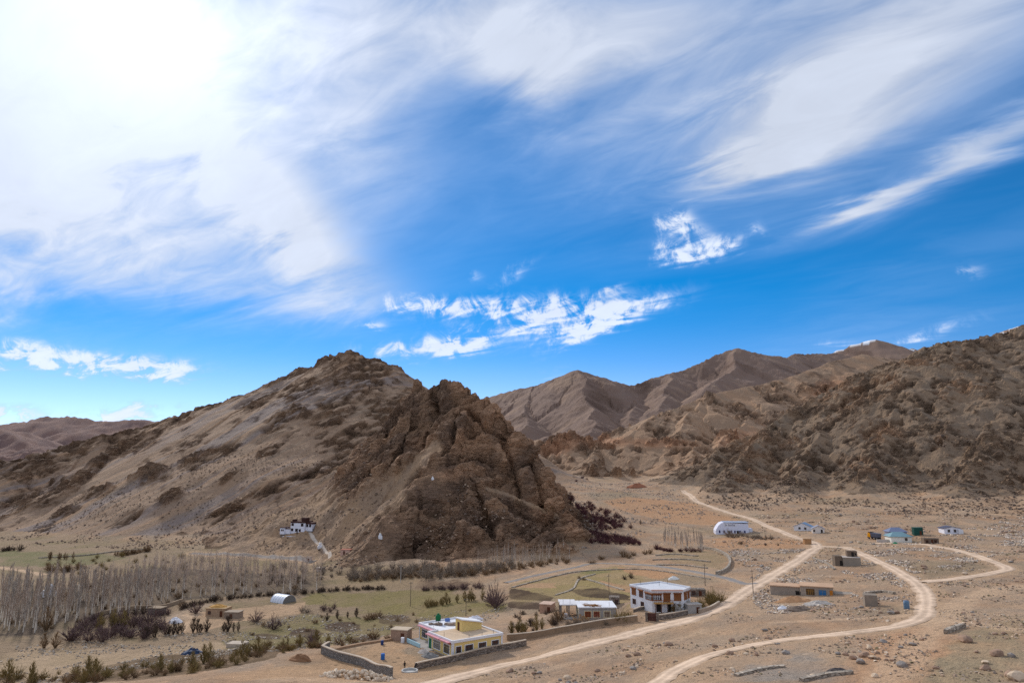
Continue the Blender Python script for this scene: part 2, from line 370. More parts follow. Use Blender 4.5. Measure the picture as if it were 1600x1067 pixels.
def spline(pts, step=2.0):
    pts = np.asarray(pts, float); q = np.vstack([2 * pts[0] - pts[1], pts, 2 * pts[-1] - pts[-2]]); out = []
    for i in range(1, len(q) - 2):
        n = max(2, int(np.linalg.norm(q[i + 1] - q[i]) / step)); t = np.linspace(0, 1, n, endpoint=False)[:, None]
        out.append(0.5 * (2 * q[i] + (q[i + 1] - q[i - 1]) * t + (2 * q[i - 1] - 5 * q[i] + 4 * q[i + 1] - q[i + 2]) * t ** 2 + (-q[i - 1] + 3 * q[i] - 3 * q[i + 1] + q[i + 2]) * t ** 3))
    out.append(q[-2:-1]); return np.vstack(out)

# name, half width in metres, picture points of the centre line
ROADS = [('dirt_track', 3.1, [(560, 1100), (640, 1078), (690, 1064), (760, 1046), (800, 1036), (900, 1011), (1000, 986), (1080, 966), (1130, 946), (1165, 924), (1187, 910), (1232, 884), (1262, 864), (1278, 855)]),
         ('dirt_track', 2.6, [(1278, 855), (1270, 847), (1240, 838), (1205, 824), (1165, 808), (1120, 795), (1088, 783), (1076, 772), (1066, 766)]),
         ('dirt_track', 2.3, [(960, 1120), (1000, 1086), (1022, 1070), (1060, 1044), (1120, 1020), (1200, 1003), (1300, 991), (1400, 978), (1436, 966), (1447, 948), (1442, 922), (1420, 903), (1378, 880), (1340, 862), (1318, 855), (1278, 853)]),
         ('dirt_track', 2.2, [(1442, 909), (1500, 903), (1550, 895), (1574, 888), (1540, 873), (1500, 861), (1460, 853), (1410, 848), (1365, 849)]),
         ('asphalt_road', 1.9, [(790, 910), (850, 896), (900, 886), (930, 880), (1000, 882), (1060, 889), (1100, 896), (1135, 903), (1150, 908), (1166, 912), (1184, 911)]),
         ('concrete_path', 0.9, [(484, 831), (494, 846), (506, 857), (515, 864), (515, 872)]),
         ('gravel_road', 2.6, [(300, 864), (360, 866), (420, 869), (492, 877)])]
ROADW = [(n, w, spline(cast(p)[:, :2])) for n, w, p in ROADS]
def road_dist(x, y):
    """signed distance beyond the nearest track edge"""
    d = np.full(x.shape, 99.0, np.float32)
    for n, w, c in ROADW:
        x0, y0 = c.min(0) - 12; x1, y1 = c.max(0) + 12
        sel = np.where((x > x0) & (x < x1) & (y > y0) & (y < y1))
        if not sel[0].size: continue
        xs, ys = x[sel], y[sel]; m = np.full(xs.shape, 99.0, np.float32); cs = c[::3] if len(c) > 12 else c
        for a, b in zip(cs[:-1], cs[1:]):
            ex, ey = b - a; t = np.clip(((xs - a[0]) * ex + (ys - a[1]) * ey) / (ex * ex + ey * ey), 0, 1)
            m = np.minimum(m, (xs - a[0] - t * ex) ** 2 + (ys - a[1] - t * ey) ** 2)
        d[sel] = np.minimum(d[sel], np.sqrt(m) - w)
    return d
def inpoly(x, y, poly):
    c = np.zeros(x.shape, bool); n = len(poly)
    for i in range(n):
        (x0, y0), (x1, y1) = poly[i][:2], poly[i - 1][:2]
        c ^= ((y0 > y) != (y1 > y)) & (x < (x1 - x0) * (y - y0) / (y1 - y0 + 1e-12) + x0)
    return c

def proj(x, y, z):
    """picture point of a world point (to lay out rock outcrops as surveyed from the viewpoint)"""
    z = z - CAMZ; f = y * math.cos(PITCH) + z * math.sin(PITCH); u = -y * math.sin(PITCH) + z * math.cos(PITCH)
    return 800 + 1066.7 * x / f, 533.5 - 1066.7 * u / f
# ------------------------------------------------------------------ terrain mesh
def rows():
    segs = [(3, 60, 40), (60, 300, 420), (300, 560, 330), (560, 900, 230), (900, 1700, 180), (1700, 5200, 170)]
    out = []
    for a, b, n in segs: out.append(np.geomspace(a, b, n, endpoint=False))
    out.append([5200.0]); return np.concatenate(out)
NA = 820
def lin(r, g, b):
    f = lambda c: ((c / 255 + 0.055) / 1.055) ** 2.4 if c > 10 else c / 255 / 12.92
    return np.array([f(r), f(g), f(b)], np.float32)

def mesh_from_np(name, V, F, smooth=True):
    me = bpy.data.meshes.new(name)
    me.vertices.add(len(V)); me.vertices.foreach_set('co', np.ascontiguousarray(V, np.float32).ravel())
    k = F.shape[1]
    me.loops.add(F.size); me.loops.foreach_set('vertex_index', F.ravel().astype(np.int32))
    me.polygons.add(len(F)); me.polygons.foreach_set('loop_start', np.arange(0, F.size, k, dtype=np.int32))
    me.polygons.foreach_set('use_smooth', np.full(len(F), smooth))
    me.update(calc_edges=True); me.validate()
    return me
def grid_normals(G):
    du = np.gradient(G, axis=0); dv = np.gradient(G, axis=1)
    n = np.cross(dv, du); n /= np.maximum(np.linalg.norm(n, axis=-1, keepdims=True), 1e-9)
    n[n[..., 2] < 0] *= -1
    return n

def build_terrain():
    rr = rows(); aa = np.linspace(-R(45), R(45), NA)
    RR, AA = np.meshgrid(rr, aa, indexing='ij')
    X = (RR * np.sin(AA)).astype(np.float32); Y = (RR * np.cos(AA)).astype(np.float32)
    Z, mid, S, D, HM, G0 = terrain(X, Y, True)
    G = np.stack([X, Y, Z], -1); Nn = grid_normals(G)
    up = Nn[..., 2]
    # ---- how rocky each place is
    rock = np.zeros_like(Z)
    n1 = fbm(X / 40, Y / 40, 4, 61); n2 = fbm(X / 14, Y / 14, 4, 71)
    L = mid == MID['left']; K = mid == MID['rock']; Q = mid == MID['right']; M = mid == MID['mid']; B = mid == MID['back']; W = mid == MID['snow']; F = mid == MID['far']
    streak = fbm(S / 9, D / 60, 4, 81); streak2 = fbm(S / 30, D / 200, 3, 91)
    rock = np.where(L, sstep(0.10, 0.42, n1 * 0.8 + n2 * 0.6 + 0.42 * np.exp(-D / 45) - 0.05 + 0.25 * streak), rock)
    n3 = fbm(X / 6 + Z / 9, Y / 6, 3, 76)
    rock = np.where(Q, sstep(-0.10, 0.34, n1 * 0.55 + n2 * 0.55 + n3 * 0.5 + 0.16 * np.exp(-D / 60) + 0.03 - 0.30 * np.exp(-np.maximum(HM, 0) / 10)), rock)
    rock = np.where(K, sstep(-0.65, -0.1, n1 * 0.6 + n2 * 0.5 + 0.5 * sstep(0.9, 0.7, up)), rock)
    rock = np.where(M, sstep(-0.05, 0.4, n1 * 0.6 + n2 * 0.7 + fbm(X / 90, Y / 90, 4, 62) * 0.9 + 0.15 * np.exp(-np.maximum(HM, 0) / 25)), rock)
    rock = np.where(B | W, sstep(0.0, 0.6, fbm(X / 160, Y / 160, 5, 63) + 0.4 * streak2), rock)
    rock = np.where(F, 0.4, rock)
    # the scree fan between the two summits' feet and the white houses
    px, py = proj(X, Y, Z); wn = fbm(X / 16, Y / 16, 4, 171); wn2 = fbm(X / 7 + Z / 9, Y / 7, 3, 181)
    def patch(cx, cy, w, h, ang=0.0, soft=0.5):
        ca, sa = math.cos(R(ang)), math.sin(R(ang)); dx = px - cx; dy = py - cy
        r = np.sqrt(((dx * ca - dy * sa) / w) ** 2 + ((dx * sa + dy * ca) / h) ** 2) + 0.55 * wn + 0.35 * wn2
        return sstep(1 + soft, 1 - soft, r)
    def band(pts, w):
        d = np.full_like(px, 1e6)
        for (ax0, ay0), (bx0, by0) in zip(pts[:-1], pts[1:]):
            ex, ey = bx0 - ax0, by0 - ay0; t = np.clip(((px - ax0) * ex + (py - ay0) * ey) / (ex * ex + ey * ey), 0, 1); d = np.minimum(d, np.hypot(px - ax0 - t * ex, py - ay0 - t * ey))
        return sstep(1.4, 0.6, d / w + 0.6 * wn + 0.4 * wn2)
    def smear(f, m):            # stay on one mountain
        return f * m
    outc = np.zeros_like(Z)
    for a in ((560, 585, 55, 30), (520, 640, 40, 22, 30), (595, 650, 30, 30), (545, 690, 30, 14, 30), (440, 655, 34, 13, 32), (470, 610, 40, 12, 25), (400, 630, 30, 9, 25), (211, 694, 38, 13, 20), (309, 716, 30, 11, 25), (346, 706, 32, 9, 25), (242, 742, 26, 12, 20), (93, 756, 24, 9, 20), (135, 694, 26, 13, 25),
              (267, 776, 26, 8, 25), (40, 735, 40, 14, 15), (30, 780, 40, 9, 20), (150, 770, 26, 8, 25), (420, 705, 22, 7, 30), (360, 745, 20, 6, 30), (200, 810, 24, 6, 25), (100, 800, 22, 6, 25), (60, 830, 24, 5, 20), (300, 690, 22, 7, 25)): outc = np.maximum(outc, patch(*a))
    outc = np.maximum(outc, band([(548, 712), (480, 742), (410, 770), (325, 812)], 9)); outc = np.maximum(outc, band([(640, 612), (560, 668), (500, 700)], 8))
    br_ = sstep(-0.30, 0.10, fbm((X * 0.78 - Y * 0.62) / 5, (X * 0.62 + Y * 0.78) / 14, 3, 191)); outc = outc * br_
    crest = np.exp(-D / 16) * sstep(-0.35, 0.05, fbm(X / 9, Y / 9 + Z / 12, 3, 193))
    rock = np.where(L, np.clip(0.65 * rock * br_ + outc + 0.95 * crest, 0, 1), rock)
    # scree fans on the flanks of the crag
    fan = np.maximum(np.maximum(band([(680, 700), (640, 735), (600, 768)], 11), band([(610, 765), (550, 812), (490, 855)], 26)), band([(470, 800), (420, 850), (380, 880)], 60))
    fan = np.maximum(fan, np.maximum(patch(470, 830, 90, 45), band([(760, 762), (800, 775), (870, 805)], 3)))
    rock = np.where(K, np.clip(rock * (1 - fan * 0.95), 0, 1), rock)
    rock = np.where(K, rock * (1 - 0.55 * sstep(835, 880, py + 30 * wn)), rock)
    org = np.zeros_like(Z)
    for a in ((1160, 690, 38, 16), (1184, 705, 22, 17), (1312, 614, 38, 22), (1390, 597, 24, 12), (1372, 668, 40, 18), (1185, 745, 30, 12), (1330, 720, 26, 10), (1240, 690, 20, 10), (1500, 610, 40, 16), (1440, 570, 30, 10), (900, 690, 40, 8), (1030, 692, 50, 7), (960, 690, 30, 7), (870, 700, 30, 10)): org = np.maximum(org, patch(*a))
    orgK = np.zeros_like(Z)
    for a in ((765, 640, 45, 30), (800, 680, 26, 40), (715, 740, 34, 10), (720, 850, 26, 16), (850, 780, 26, 30), (740, 690, 30, 25), (890, 820, 14, 30), (660, 690, 20, 14), (735, 600, 30, 10)): orgK = np.maximum(orgK, patch(*a))
    def seam(pts, w):
        d = np.full_like(px, 1e6)
        for (ax0, ay0), (bx0, by0) in zip(pts[:-1], pts[1:]):
            ex, ey = bx0 - ax0, by0 - ay0; t = np.clip(((px - ax0) * ex + (py - ay0) * ey) / (ex * ex + ey * ey), 0, 1); d = np.minimum(d, np.hypot(px - ax0 - t * ex, py - ay0 - t * ey))
        return np.exp(-((d + 3 * wn2) / w) ** 2)
    cleft = K * np.maximum.reduce([seam([(673, 612), (676, 640), (664, 668), (656, 700)], 5), 0.8 * seam([(712, 650), (706, 690), (690, 712)], 4), 0.7 * seam([(622, 640), (600, 668), (588, 690)], 3), 0.6 * seam([(786, 690), (800, 730), (812, 770)], 4), 0.6 * seam([(830, 720), (842, 760), (850, 800)], 4), 0.6 * seam([(655, 752), (658, 790)], 3), 0.6 * seam([(745, 770), (760, 810), (770, 840)], 4), 0.5 * seam([(640, 660), (625, 700), (600, 740)], 3), 0.6 * seam([(730, 640), (760, 668), (790, 680)], 3), 0.6 * seam([(700, 722), (750, 716), (800, 742)], 4)]).astype(np.float32)
    sel = np.where((rock > 0.02) & (Y < 1300))
    near = np.where((RR < 900) & (RR > 80)); rd = np.full_like(Z, 99.0); rd[near] = road_dist(X[near], Y[near])
    calm = sstep(0.5, 9.0, rd)
    for cx_, cy_ in cast([(468, 831), (494, 822), (500, 855), (594, 839), (539, 866), (676, 748)])[:, :2]: calm = calm * sstep(7, 16, np.hypot(X - cx_, Y - cy_))
    # ---- break the rock into blocks and ledges
    p = G[sel]; rk = rock[sel]; dist = np.sqrt(p[:, 0] ** 2 + p[:, 1] ** 2)
    big = np.where(K[sel], 1.25, np.where(L[sel], 1.15, np.where(Q[sel], 1.2, 2.2)))
    # strata dip: stretch along a tilted axis
    ax = p[:, 0] * 0.72 + p[:, 2] * 0.69; bx = -p[:, 0] * 0.69 + p[:, 2] * 0.72
    disp = np.zeros(len(p), np.float32); tone = np.zeros(Z.shape, np.float32); tn = np.zeros(len(p), np.float32)
    for sc_, amp, sd_, tw in ((34.0, 7.5, 3, 0.22), (14.0, 4.2, 17, 0.30), (6.0, 1.9, 29, 0.22), (2.8, 0.7, 43, 0.12)):
        f1, f2, rv = worley3(ax / (sc_ * 2.1), p[:, 1] / sc_, bx / (sc_ * 0.75), sd_)
        tn += (rv - 0.5) * tw
        disp += amp * ((rv - 0.45) * 0.9 * np.clip((f2 - f1) * 8.0, 0, 1) + 0.35 * np.minimum(f2 - f1, 0.5) - 0.15)
    cl_ = cleft[sel]; disp -= 9.0 * cl_; tn -= 0.10 * cl_
    disp -= 2.0 * np.maximum(0, 0.30 - np.abs(noise2(ax / 15, p[:, 1] / 11 + bx / 30, 33))) / 0.30 + 0.8 * np.maximum(0, 0.28 - np.abs(noise2(ax / 6 + 3, p[:, 1] / 5 + bx / 11, 35))) / 0.28 - 0.8
    disp += 0.8 * fbm(p[:, 0] / 3 + p[:, 2] / 4, p[:, 1] / 3, 3, 77)
    tone[sel] = tn * rk
    G[sel] += Nn[sel] * (disp * big * rk * calm[sel])[:, None]
    rough_b = (B | W | F) * (4.5 * ridged(X / 60 + Z / 90, Y / 60, 4, 231) + 2.0 * fbm(X / 22, Y / 22, 3, 233)); G[..., 2] += rough_b.astype(np.float32)
    # small roughness everywhere
    fine = fbm(X / 2.2, Y / 2.2, 2, 15) * 0.10 * (RR < 420)
    G[..., 2] += fine * (1 + 4 * (mid > 0) * calm) * sstep(0.0, 2.0, rd) - 0.14 * sstep(0.5, -0.5, rd)
    # ---- colour of the bare materials
    tan = lin(178, 152, 128); tan2 = lin(164, 132, 106); grey = lin(152, 136, 122)
    c = np.zeros(Z.shape + (3,), np.float32)
    t1 = sstep(-0.45, 0.45, fbm(X / 35, Y / 35, 5, 101)); t2 = sstep(-0.3, 0.4, fbm(X / 12, Y / 16, 5, 111))
    def mixc(a, b, f): return a + (b - a) * f[..., None]
    t3 = sstep(0.0, 0.5, fbm(X / 6, Y / 9, 4, 115)); t4 = sstep(0.05, 0.45, fbm(X / 55 + 4, Y / 55, 4, 117))
    c[:] = mixc(mixc(mixc(mixc(tan, tan2, t1), grey, t2 * 0.6), lin(196, 160, 130), t3 * 0.5), lin(136, 122, 100), t4 * 0.55)
    # lower valley: winter pasture and grey-brown earth
    px_left = sstep(40, -30, X - (Y - 200) * 0.25)
    green = lin(118, 108, 70); earth = lin(142, 122, 100)
    low = px_left * (mid == 0) * sstep(6, 2, Z)
    c = mixc(c, mixc(earth, green, 0.55 * sstep(-0.05, 0.4, fbm(X / 28, Y / 20, 4, 121))), low * 0.85)
    # fields, banks and worn ground
    wx = X + 1.6 * fbm(X / 9, Y / 9, 3, 151); wy = Y + 1.6 * fbm(X / 9, Y / 9, 3, 161)
    for colr, opa, poly in FIELDS:
        pw = cast(poly)[:, :2]; x0, y0 = pw.min(0) - 3; x1, y1 = pw.max(0) + 3
        sl = np.where((X > x0) & (X < x1) & (Y > y0) & (Y < y1) & (mid == 0))
        if not sl[0].size: continue
        if opa >= 0.85: inn = inpoly(wx[sl], wy[sl], pw) * 1.0
        else:
            inn = 0
            for q_, am in ((0, 3.0), (1, 6.0), (2, 9.0), (3, 13.0)): inn = inn + 0.25 * inpoly(X[sl] + am * n1[sl] * (1 if q_ % 2 else -1) + am * 0.8 * wn[sl], Y[sl] + am * wn[sl] * 1.5 + am * 0.6 * wn2[sl], pw)
        inn = inn * opa * (0.75 + 0.5 * t2[sl])
        c[sl] = c[sl] + (lin(*colr) - c[sl]) * np.clip(inn, 0, 1)[:, None]
    c = mixc(c, lin(188, 158, 130), sstep(5.0, 0.0, rd + 2.5 * wn2) * 0.75 * (mid == 0))
    for pts_, w_, f_ in FAINT:
        cl = spline(cast(pts_)[:, :2], 4.0); x0, y0 = cl.min(0) - 12; x1, y1 = cl.max(0) + 12; sl = np.where((X > x0) & (X < x1) & (Y > y0) & (Y < y1) & (mid == 0)); m_ = np.full(sl[0].shape, 1e6, np.float32)
        for a_, b_ in zip(cl[:-1], cl[1:]):
            e_ = b_ - a_; t_ = np.clip(((X[sl] - a_[0]) * e_[0] + (Y[sl] - a_[1]) * e_[1]) / (e_ @ e_), 0, 1); m_ = np.minimum(m_, np.hypot(X[sl] - a_[0] - t_ * e_[0], Y[sl] - a_[1] - t_ * e_[1]))
        k_ = sstep(1.4, 0.5, m_ / w_ + 0.7 * wn2[sl] + 0.3 * wn[sl]) * f_; c[sl] = c[sl] + (lin(204, 174, 146) - c[sl]) * k_[:, None]
    # mountains
    fu = X * 0.78 - Y * 0.62; fv = X * 0.62 + Y * 0.78; fu = fu + 4 * fbm(X / 60, Y / 60, 2, 201)
    st1 = fbm(fu / 5.5, fv / 130, 4, 203); st2 = fbm(fu / 22, fv / 260, 3, 207); st3 = noise2(fu / 3.0, fv / 90, 209)
    scL = mixc(mixc(mixc(lin(160, 134, 113), lin(144, 129, 123), sstep(-0.05, 0.3, st2)), lin(178, 144, 115), sstep(0.10, 0.40, st1) * 0.75), lin(134, 118, 104), sstep(0.15, 0.5, st3) * 0.5)
    rkL = mixc(lin(138, 110, 88), lin(116, 93, 76), sstep(-0.3, 0.3, n2))
    c = np.where(L[..., None], mixc(scL, rkL, rock), c)
    scK = mixc(lin(168, 140, 114), lin(151, 128, 109), t2)
    rkK = mixc(mixc(lin(170, 137, 112), lin(128, 104, 88), sstep(-0.35, 0.35, n2)), lin(192, 152, 120), sstep(0.10, 0.5, fbm(ax_(X, Z) / 18, Y / 18, 4, 131)) * 0.6)
    rkK = mixc(rkK, lin(206, 160, 126), orgK * 0.45)
    c = np.where(K[..., None], mixc(scK, rkK, rock), c)
    scQ = mixc(mixc(lin(142, 120, 100), lin(126, 110, 96), t2), lin(150, 128, 106), sstep(0.1, 0.5, streak) * 0.5)
    rkQ = mixc(mixc(lin(146, 120, 98), lin(118, 98, 82), sstep(-0.3, 0.3, n2)), lin(174, 138, 110), sstep(0.22, 0.5, fbm(X / 30, Y / 30, 4, 141)) * 0.6)
    rkQ = mixc(rkQ, lin(178, 138, 108), org * 0.6)
    c = np.where(Q[..., None], mixc(scQ, rkQ, rock), c)
    scM = mixc(lin(158, 133, 112), lin(170, 138, 112), sstep(-0.3, 0.3, streak2)); rkM = mixc(lin(130, 108, 92), lin(148, 119, 97), t1)
    c = np.where(M[..., None], mixc(mixc(scM, rkM, rock * 0.85), lin(204, 140, 100), org * 0.3), c)
    scB = mixc(lin(132, 111, 101), lin(152, 128, 112), sstep(0.0, 0.4, streak2)); rkB = lin(117, 95, 84)
    c = np.where((B | W)[..., None], mixc(scB, rkB, rock), c)
    c = np.where(F[..., None], mixc(lin(144, 116, 107), lin(124, 102, 100), t1), c)
    c = c * (1 + tone)[..., None]
    snow = W & (HM > 0) & (noise2(X / 60, Y / 60, 5) + 0.5 * noise2(X / 25, Y / 25, 6) + sstep(60, 10, D) * 0.9 + 0.9 * (Y > 4050) > 1.02)
    c = np.where(snow[..., None], np.array([0.82, 0.84, 0.88], np.float32), c)
    c = c * np.where(snow[..., None], 1.0, np.where((mid > 0)[..., None], np.array([0.97, 0.93, 0.865], np.float32), np.array([1.03, 0.99, 0.915], np.float32)))
    # mesh
    nr, na = Z.shape
    V = G.reshape(-1, 3); idx = np.arange(nr * na).reshape(nr, na)
    Fq = np.stack([idx[:-1, :-1], idx[:-1, 1:], idx[1:, 1:], idx[1:, :-1]], -1).reshape(-1, 4)
    fm = mid[:-1, :-1].reshape(-1)
    names = {0: 'ground', MID['left']: 'scree_mountain', MID['rock']: 'rock_crag', MID['right']: 'rocky_hillside', MID['mid']: 'tan_hill', MID['back']: 'ridge_mountain', MID['snow']: 'snowy_peak', MID['far']: 'distant_hills'}
    mat = terrain_material()
    cc = np.concatenate([c.reshape(-1, 3), rock.reshape(-1, 1)], 1).astype(np.float32)
    for k, nm in names.items():
        f = Fq[fm == k]
        if not len(f): continue
        used = np.unique(f); remap = np.zeros(len(V), np.int32); remap[used] = np.arange(len(used))
        me = mesh_from_np(nm, V[used], remap[f], nm in ('ground', 'distant_hills', 'snowy_peak'))
        at = me.attributes.new('albedo', 'FLOAT_COLOR', 'POINT'); at.data.foreach_set('color', cc[used].ravel())
        me.materials.append(mat)
        o = bpy.data.objects.new(nm, me); COL.objects.link(o); o['kind'] = 'structure'
FAINT = [([(1600, 915), (1540, 925), (1500, 945), (1470, 975), (1430, 1010), (1380, 1066)], 3.2, 0.6), ([(1600, 985), (1530, 975), (1470, 968), (1446, 964)], 2.2, 0.6), ([(1210, 972), (1300, 968), (1400, 962), (1440, 958)], 1.6, 0.55), ([(1330, 858), (1310, 872), (1290, 882), (1265, 890)], 1.8, 0.5),
         ([(1190, 905), (1240, 902), (1300, 900), (1400, 905)], 1.4, 0.35), ([(760, 1066), (900, 1034), (1000, 1012), (1100, 985)], 1.6, 0.4), ([(1450, 790), (1520, 800), (1600, 806)], 1.6, 0.6), ([(1100, 830), (1060, 822), (1000, 812), (950, 800)], 1.5, 0.4), ([(640, 1064), (560, 1064), (430, 1062)], 3, 0.4), ([(285, 985), (290, 975), (305, 967), (290, 960)], 1.2, 0.8), ([(0, 886), (40, 892), (65, 897)], 2.2, 0.8)]
def oval(px, py, w, h): return [(px + w * math.cos(t), py + h * math.sin(t)) for t in np.linspace(0, 2 * math.pi, 14, endpoint=False)]
PLOUGH = (84, 66, 52)
FIELDS = [((128, 116, 74), 0.8, [(480, 926), (620, 922), (700, 924), (790, 948), (780, 958), (640, 962), (560, 950), (470, 945)]),
          ((122, 112, 74), 0.75, [(380, 985), (470, 960), (600, 962), (640, 985), (560, 1004), (430, 1012), (330, 1008)]),
          ((116, 112, 76), 0.8, [(0, 858), (60, 862), (150, 866), (200, 872), (120, 884), (0, 884)]),
          ((98, 84, 72), 0.84, [(0, 990), (60, 992), (130, 970), (250, 950), (300, 935), (505, 922), (505, 895), (240, 885), (100, 918), (0, 930)]),
          ((176, 152, 126), 0.8, [(0, 1022), (60, 1008), (160, 1018), (280, 1006), (380, 1004), (330, 1020), (180, 1040), (120, 1062), (0, 1064)]),
          ((182, 152, 124), 0.85, [(300, 958), (420, 945), (480, 940), (470, 958), (380, 970), (300, 990), (270, 985)]),
          ((176, 152, 130), 0.8, [(270, 975), (300, 965), (330, 945), (300, 940), (270, 950), (250, 975)]),
          ((150, 128, 100), 0.6, [(520, 900), (640, 902), (660, 914), (530, 920)]),
          ((104, 84, 62), 0.85, [(170, 1038), (250, 1024), (400, 1012), (470, 1006), (420, 1030), (300, 1052), (200, 1064), (110, 1066)]),
          (PLOUGH, 0.9, oval(536, 979, 29, 8)), (PLOUGH, 0.9, oval(478, 988, 27, 7)), (PLOUGH, 0.9, oval(418, 994, 22, 5)), (PLOUGH, 0.9, oval(616, 968, 26, 8)), (PLOUGH, 0.85, oval(574, 997, 17, 5)),
          ((104, 82, 66), 0.8, [(650, 908), (720, 904), (742, 912), (700, 920), (650, 918)]),
          ((150, 132, 90), 0.8, [(800, 910), (900, 896), (960, 884), (1000, 890), (1010, 905), (985, 945), (870, 935), (800, 945)]),
          ((84, 66, 50), 0.92, [(795, 918), (840, 926), (868, 932), (860, 939), (796, 936)]), ((84, 66, 52), 0.92, [(795, 939), (850, 942), (840, 952), (795, 950)]),
          ((80, 64, 48), 0.92, [(892, 922), (935, 918), (985, 932), (985, 938), (910, 932)]),
          ((178, 140, 108), 0.9, [(935, 906), (985, 916), (990, 926), (950, 918)]), ((180, 140, 106), 0.9, [(960, 885), (1030, 890), (1060, 898), (1030, 905), (985, 896)]),
          ((176, 142, 112), 0.85, [(800, 912), (866, 910), (870, 918), (805, 918)]), ((120, 116, 74), 0.8, [(905, 895), (940, 886), (955, 893), (930, 898)]),
          ((150, 130, 100), 0.7, [(1020, 862), (1090, 858), (1140, 868), (1130, 890), (1060, 882)]),
          ((182, 140, 106), 0.75, [(1110, 840), (1190, 838), (1290, 846), (1260, 856), (1110, 856)]), ((186, 142, 106), 0.7, [(980, 775), (1080, 785), (1160, 812), (1120, 822), (1000, 806), (940, 785)]),
          ((184, 150, 118), 0.8, [(520, 1030), (620, 995), (650, 1040), (760, 1030), (640, 1064), (300, 1064), (400, 1046)]),
          ((150, 138, 108), 0.4, [(1480, 1000), (1600, 960), (1600, 1067), (1430, 1067)]), ((190, 146, 112), 0.6, [(1380, 985), (1460, 975), (1500, 1000), (1430, 1067), (1300, 1067)]),
          ((150, 140, 132), 0.7, [(1160, 1040), (1240, 1026), (1330, 1040), (1300, 1067), (1150, 1067)])]
def ax_(X, Z): return X * 0.72 + Z * 0.69

def terrain_material():
    mt = bpy.data.materials.new('bare_earth_and_rock'); mt.use_nodes = True
    N = NT(mt.node_tree)
    out = N.new('ShaderNodeOutputMaterial'); b = N.new('ShaderNodeBsdfPrincipled'); N.t.links.new(b.outputs[0], out.inputs[0])
    at = N.new('ShaderNodeAttribute', attribute_name='albedo'); rock = at.outputs['Alpha']
    pos = N.new('ShaderNodeNewGeometry').outputs['Position']
    n1 = N.noise(pos, 0.55, 6, 0.65); n2 = N.noise(pos, 2.6, 4, 0.6)
    strata = N.noise(N.mapping(pos, rot=(0, R(-52), R(12)), scale=(0.35, 0.5, 1.3)), 0.5, 6, 0.66, 1.4)
    peb = N.voro(pos, 0.9)
    v = N.m('ADD', N.m('MULTIPLY', n1, 0.55), N.m('MULTIPLY', n2, 0.45))
    v = N.m('ADD', N.ramp(v, 0.3, 0.7, 0.78, 1.2, 'LINEAR'), N.m('MULTIPLY', N.m('MULTIPLY', N.m('SUBTRACT', strata, 0.5), 0.75), rock))
    # scattered pebbles, tufts and chips, each with its own tone
    for sc_, lo, amt in ((0.55, 0.80, 0.55), (1.5, 0.70, 0.45)):
        vn = N.new('ShaderNodeTexVoronoi'); N.put(vn.inputs['Vector'], pos); vn.inputs['Scale'].default_value = sc_
        cr, cg, cb = N.sep(vn.outputs['Color'])
        dot = N.m('MULTIPLY', N.m('MULTIPLY', N.m('GREATER_THAN', cr, lo), N.m('SUBTRACT', 1.0, N.m('MULTIPLY', rock, 0.7))), N.ramp(vn.outputs['Distance'], 0.18, 0.42, 1.0, 0.0))
        v = N.m('MULTIPLY', v, N.m('ADD', 1.0, N.m('MULTIPLY', dot, N.m('MULTIPLY', N.m('SUBTRACT', cg, 0.62), 2 * amt))))
    crack = N.ramp(N.voro(N.mapping(pos, rot=(0, R(-44), R(12)), scale=(0.6, 1, 1.5)), 0.28, 'DISTANCE_TO_EDGE'), 0.0, 0.16, 1.0, 0.0)
    col = N.vm('SCALE', at.outputs['Color'], v)
    N.put(b.inputs['Base Color'], col); b.inputs['Roughness'].default_value = 0.95; b.inputs['Specular IOR Level'].default_value = 0.15
    h = N.m('ADD', N.m('MULTIPLY', n1, 0.5), N.m('MULTIPLY', N.m('MULTIPLY', strata, rock), 2.6))
    h = N.m('SUBTRACT', N.m('ADD', h, N.m('MULTIPLY', n2, 0.22)), N.m('MULTIPLY', N.m('MULTIPLY', crack, rock), 0.5))
    bp = N.new('ShaderNodeBump'); bp.inputs['Strength'].default_value = 1.0; bp.inputs['Distance'].default_value = 1.5
    N.put(bp.inputs['Height'], h); N.t.links.new(bp.outputs[0], b.inputs['Normal'])
    return mt
build_terrain()

# ------------------------------------------------------------------ roads
def simple_mat(name, col, rough=0.9, var=0.18, scale=1.0, bump=0.0, metal=0.0, spec=0.2):
    mt = bpy.data.materials.new(name); mt.use_nodes = True; N = NT(mt.node_tree)
    out = N.new('ShaderNodeOutputMaterial'); b = N.new('ShaderNodeBsdfPrincipled'); N.t.links.new(b.outputs[0], out.inputs[0])
    pos = N.new('ShaderNodeNewGeometry').outputs['Position']
    n = N.noise(pos, scale, 5, 0.62); n2 = N.noise(pos, scale * 0.22, 3, 0.5)
    f = N.m('ADD', N.ramp(n, 0.25, 0.75, 1 - var, 1 + var, 'LINEAR'), N.ramp(n2, 0.3, 0.7, -var * .6, var * .6, 'LINEAR'))
    c = lin(*col) if max(col) > 1 else np.array(col)
    N.put(b.inputs['Base Color'], N.vm('SCALE', tuple(float(v) for v in c), f))
    b.inputs['Roughness'].default_value = rough; b.inputs['Metallic'].default_value = metal; b.inputs['Specular IOR Level'].default_value = spec
    if bump:
        bp = N.new('ShaderNodeBump'); bp.inputs['Distance'].default_value = bump; N.put(bp.inputs['Height'], n); N.t.links.new(bp.outputs[0], b.inputs['Normal'])
    return mt
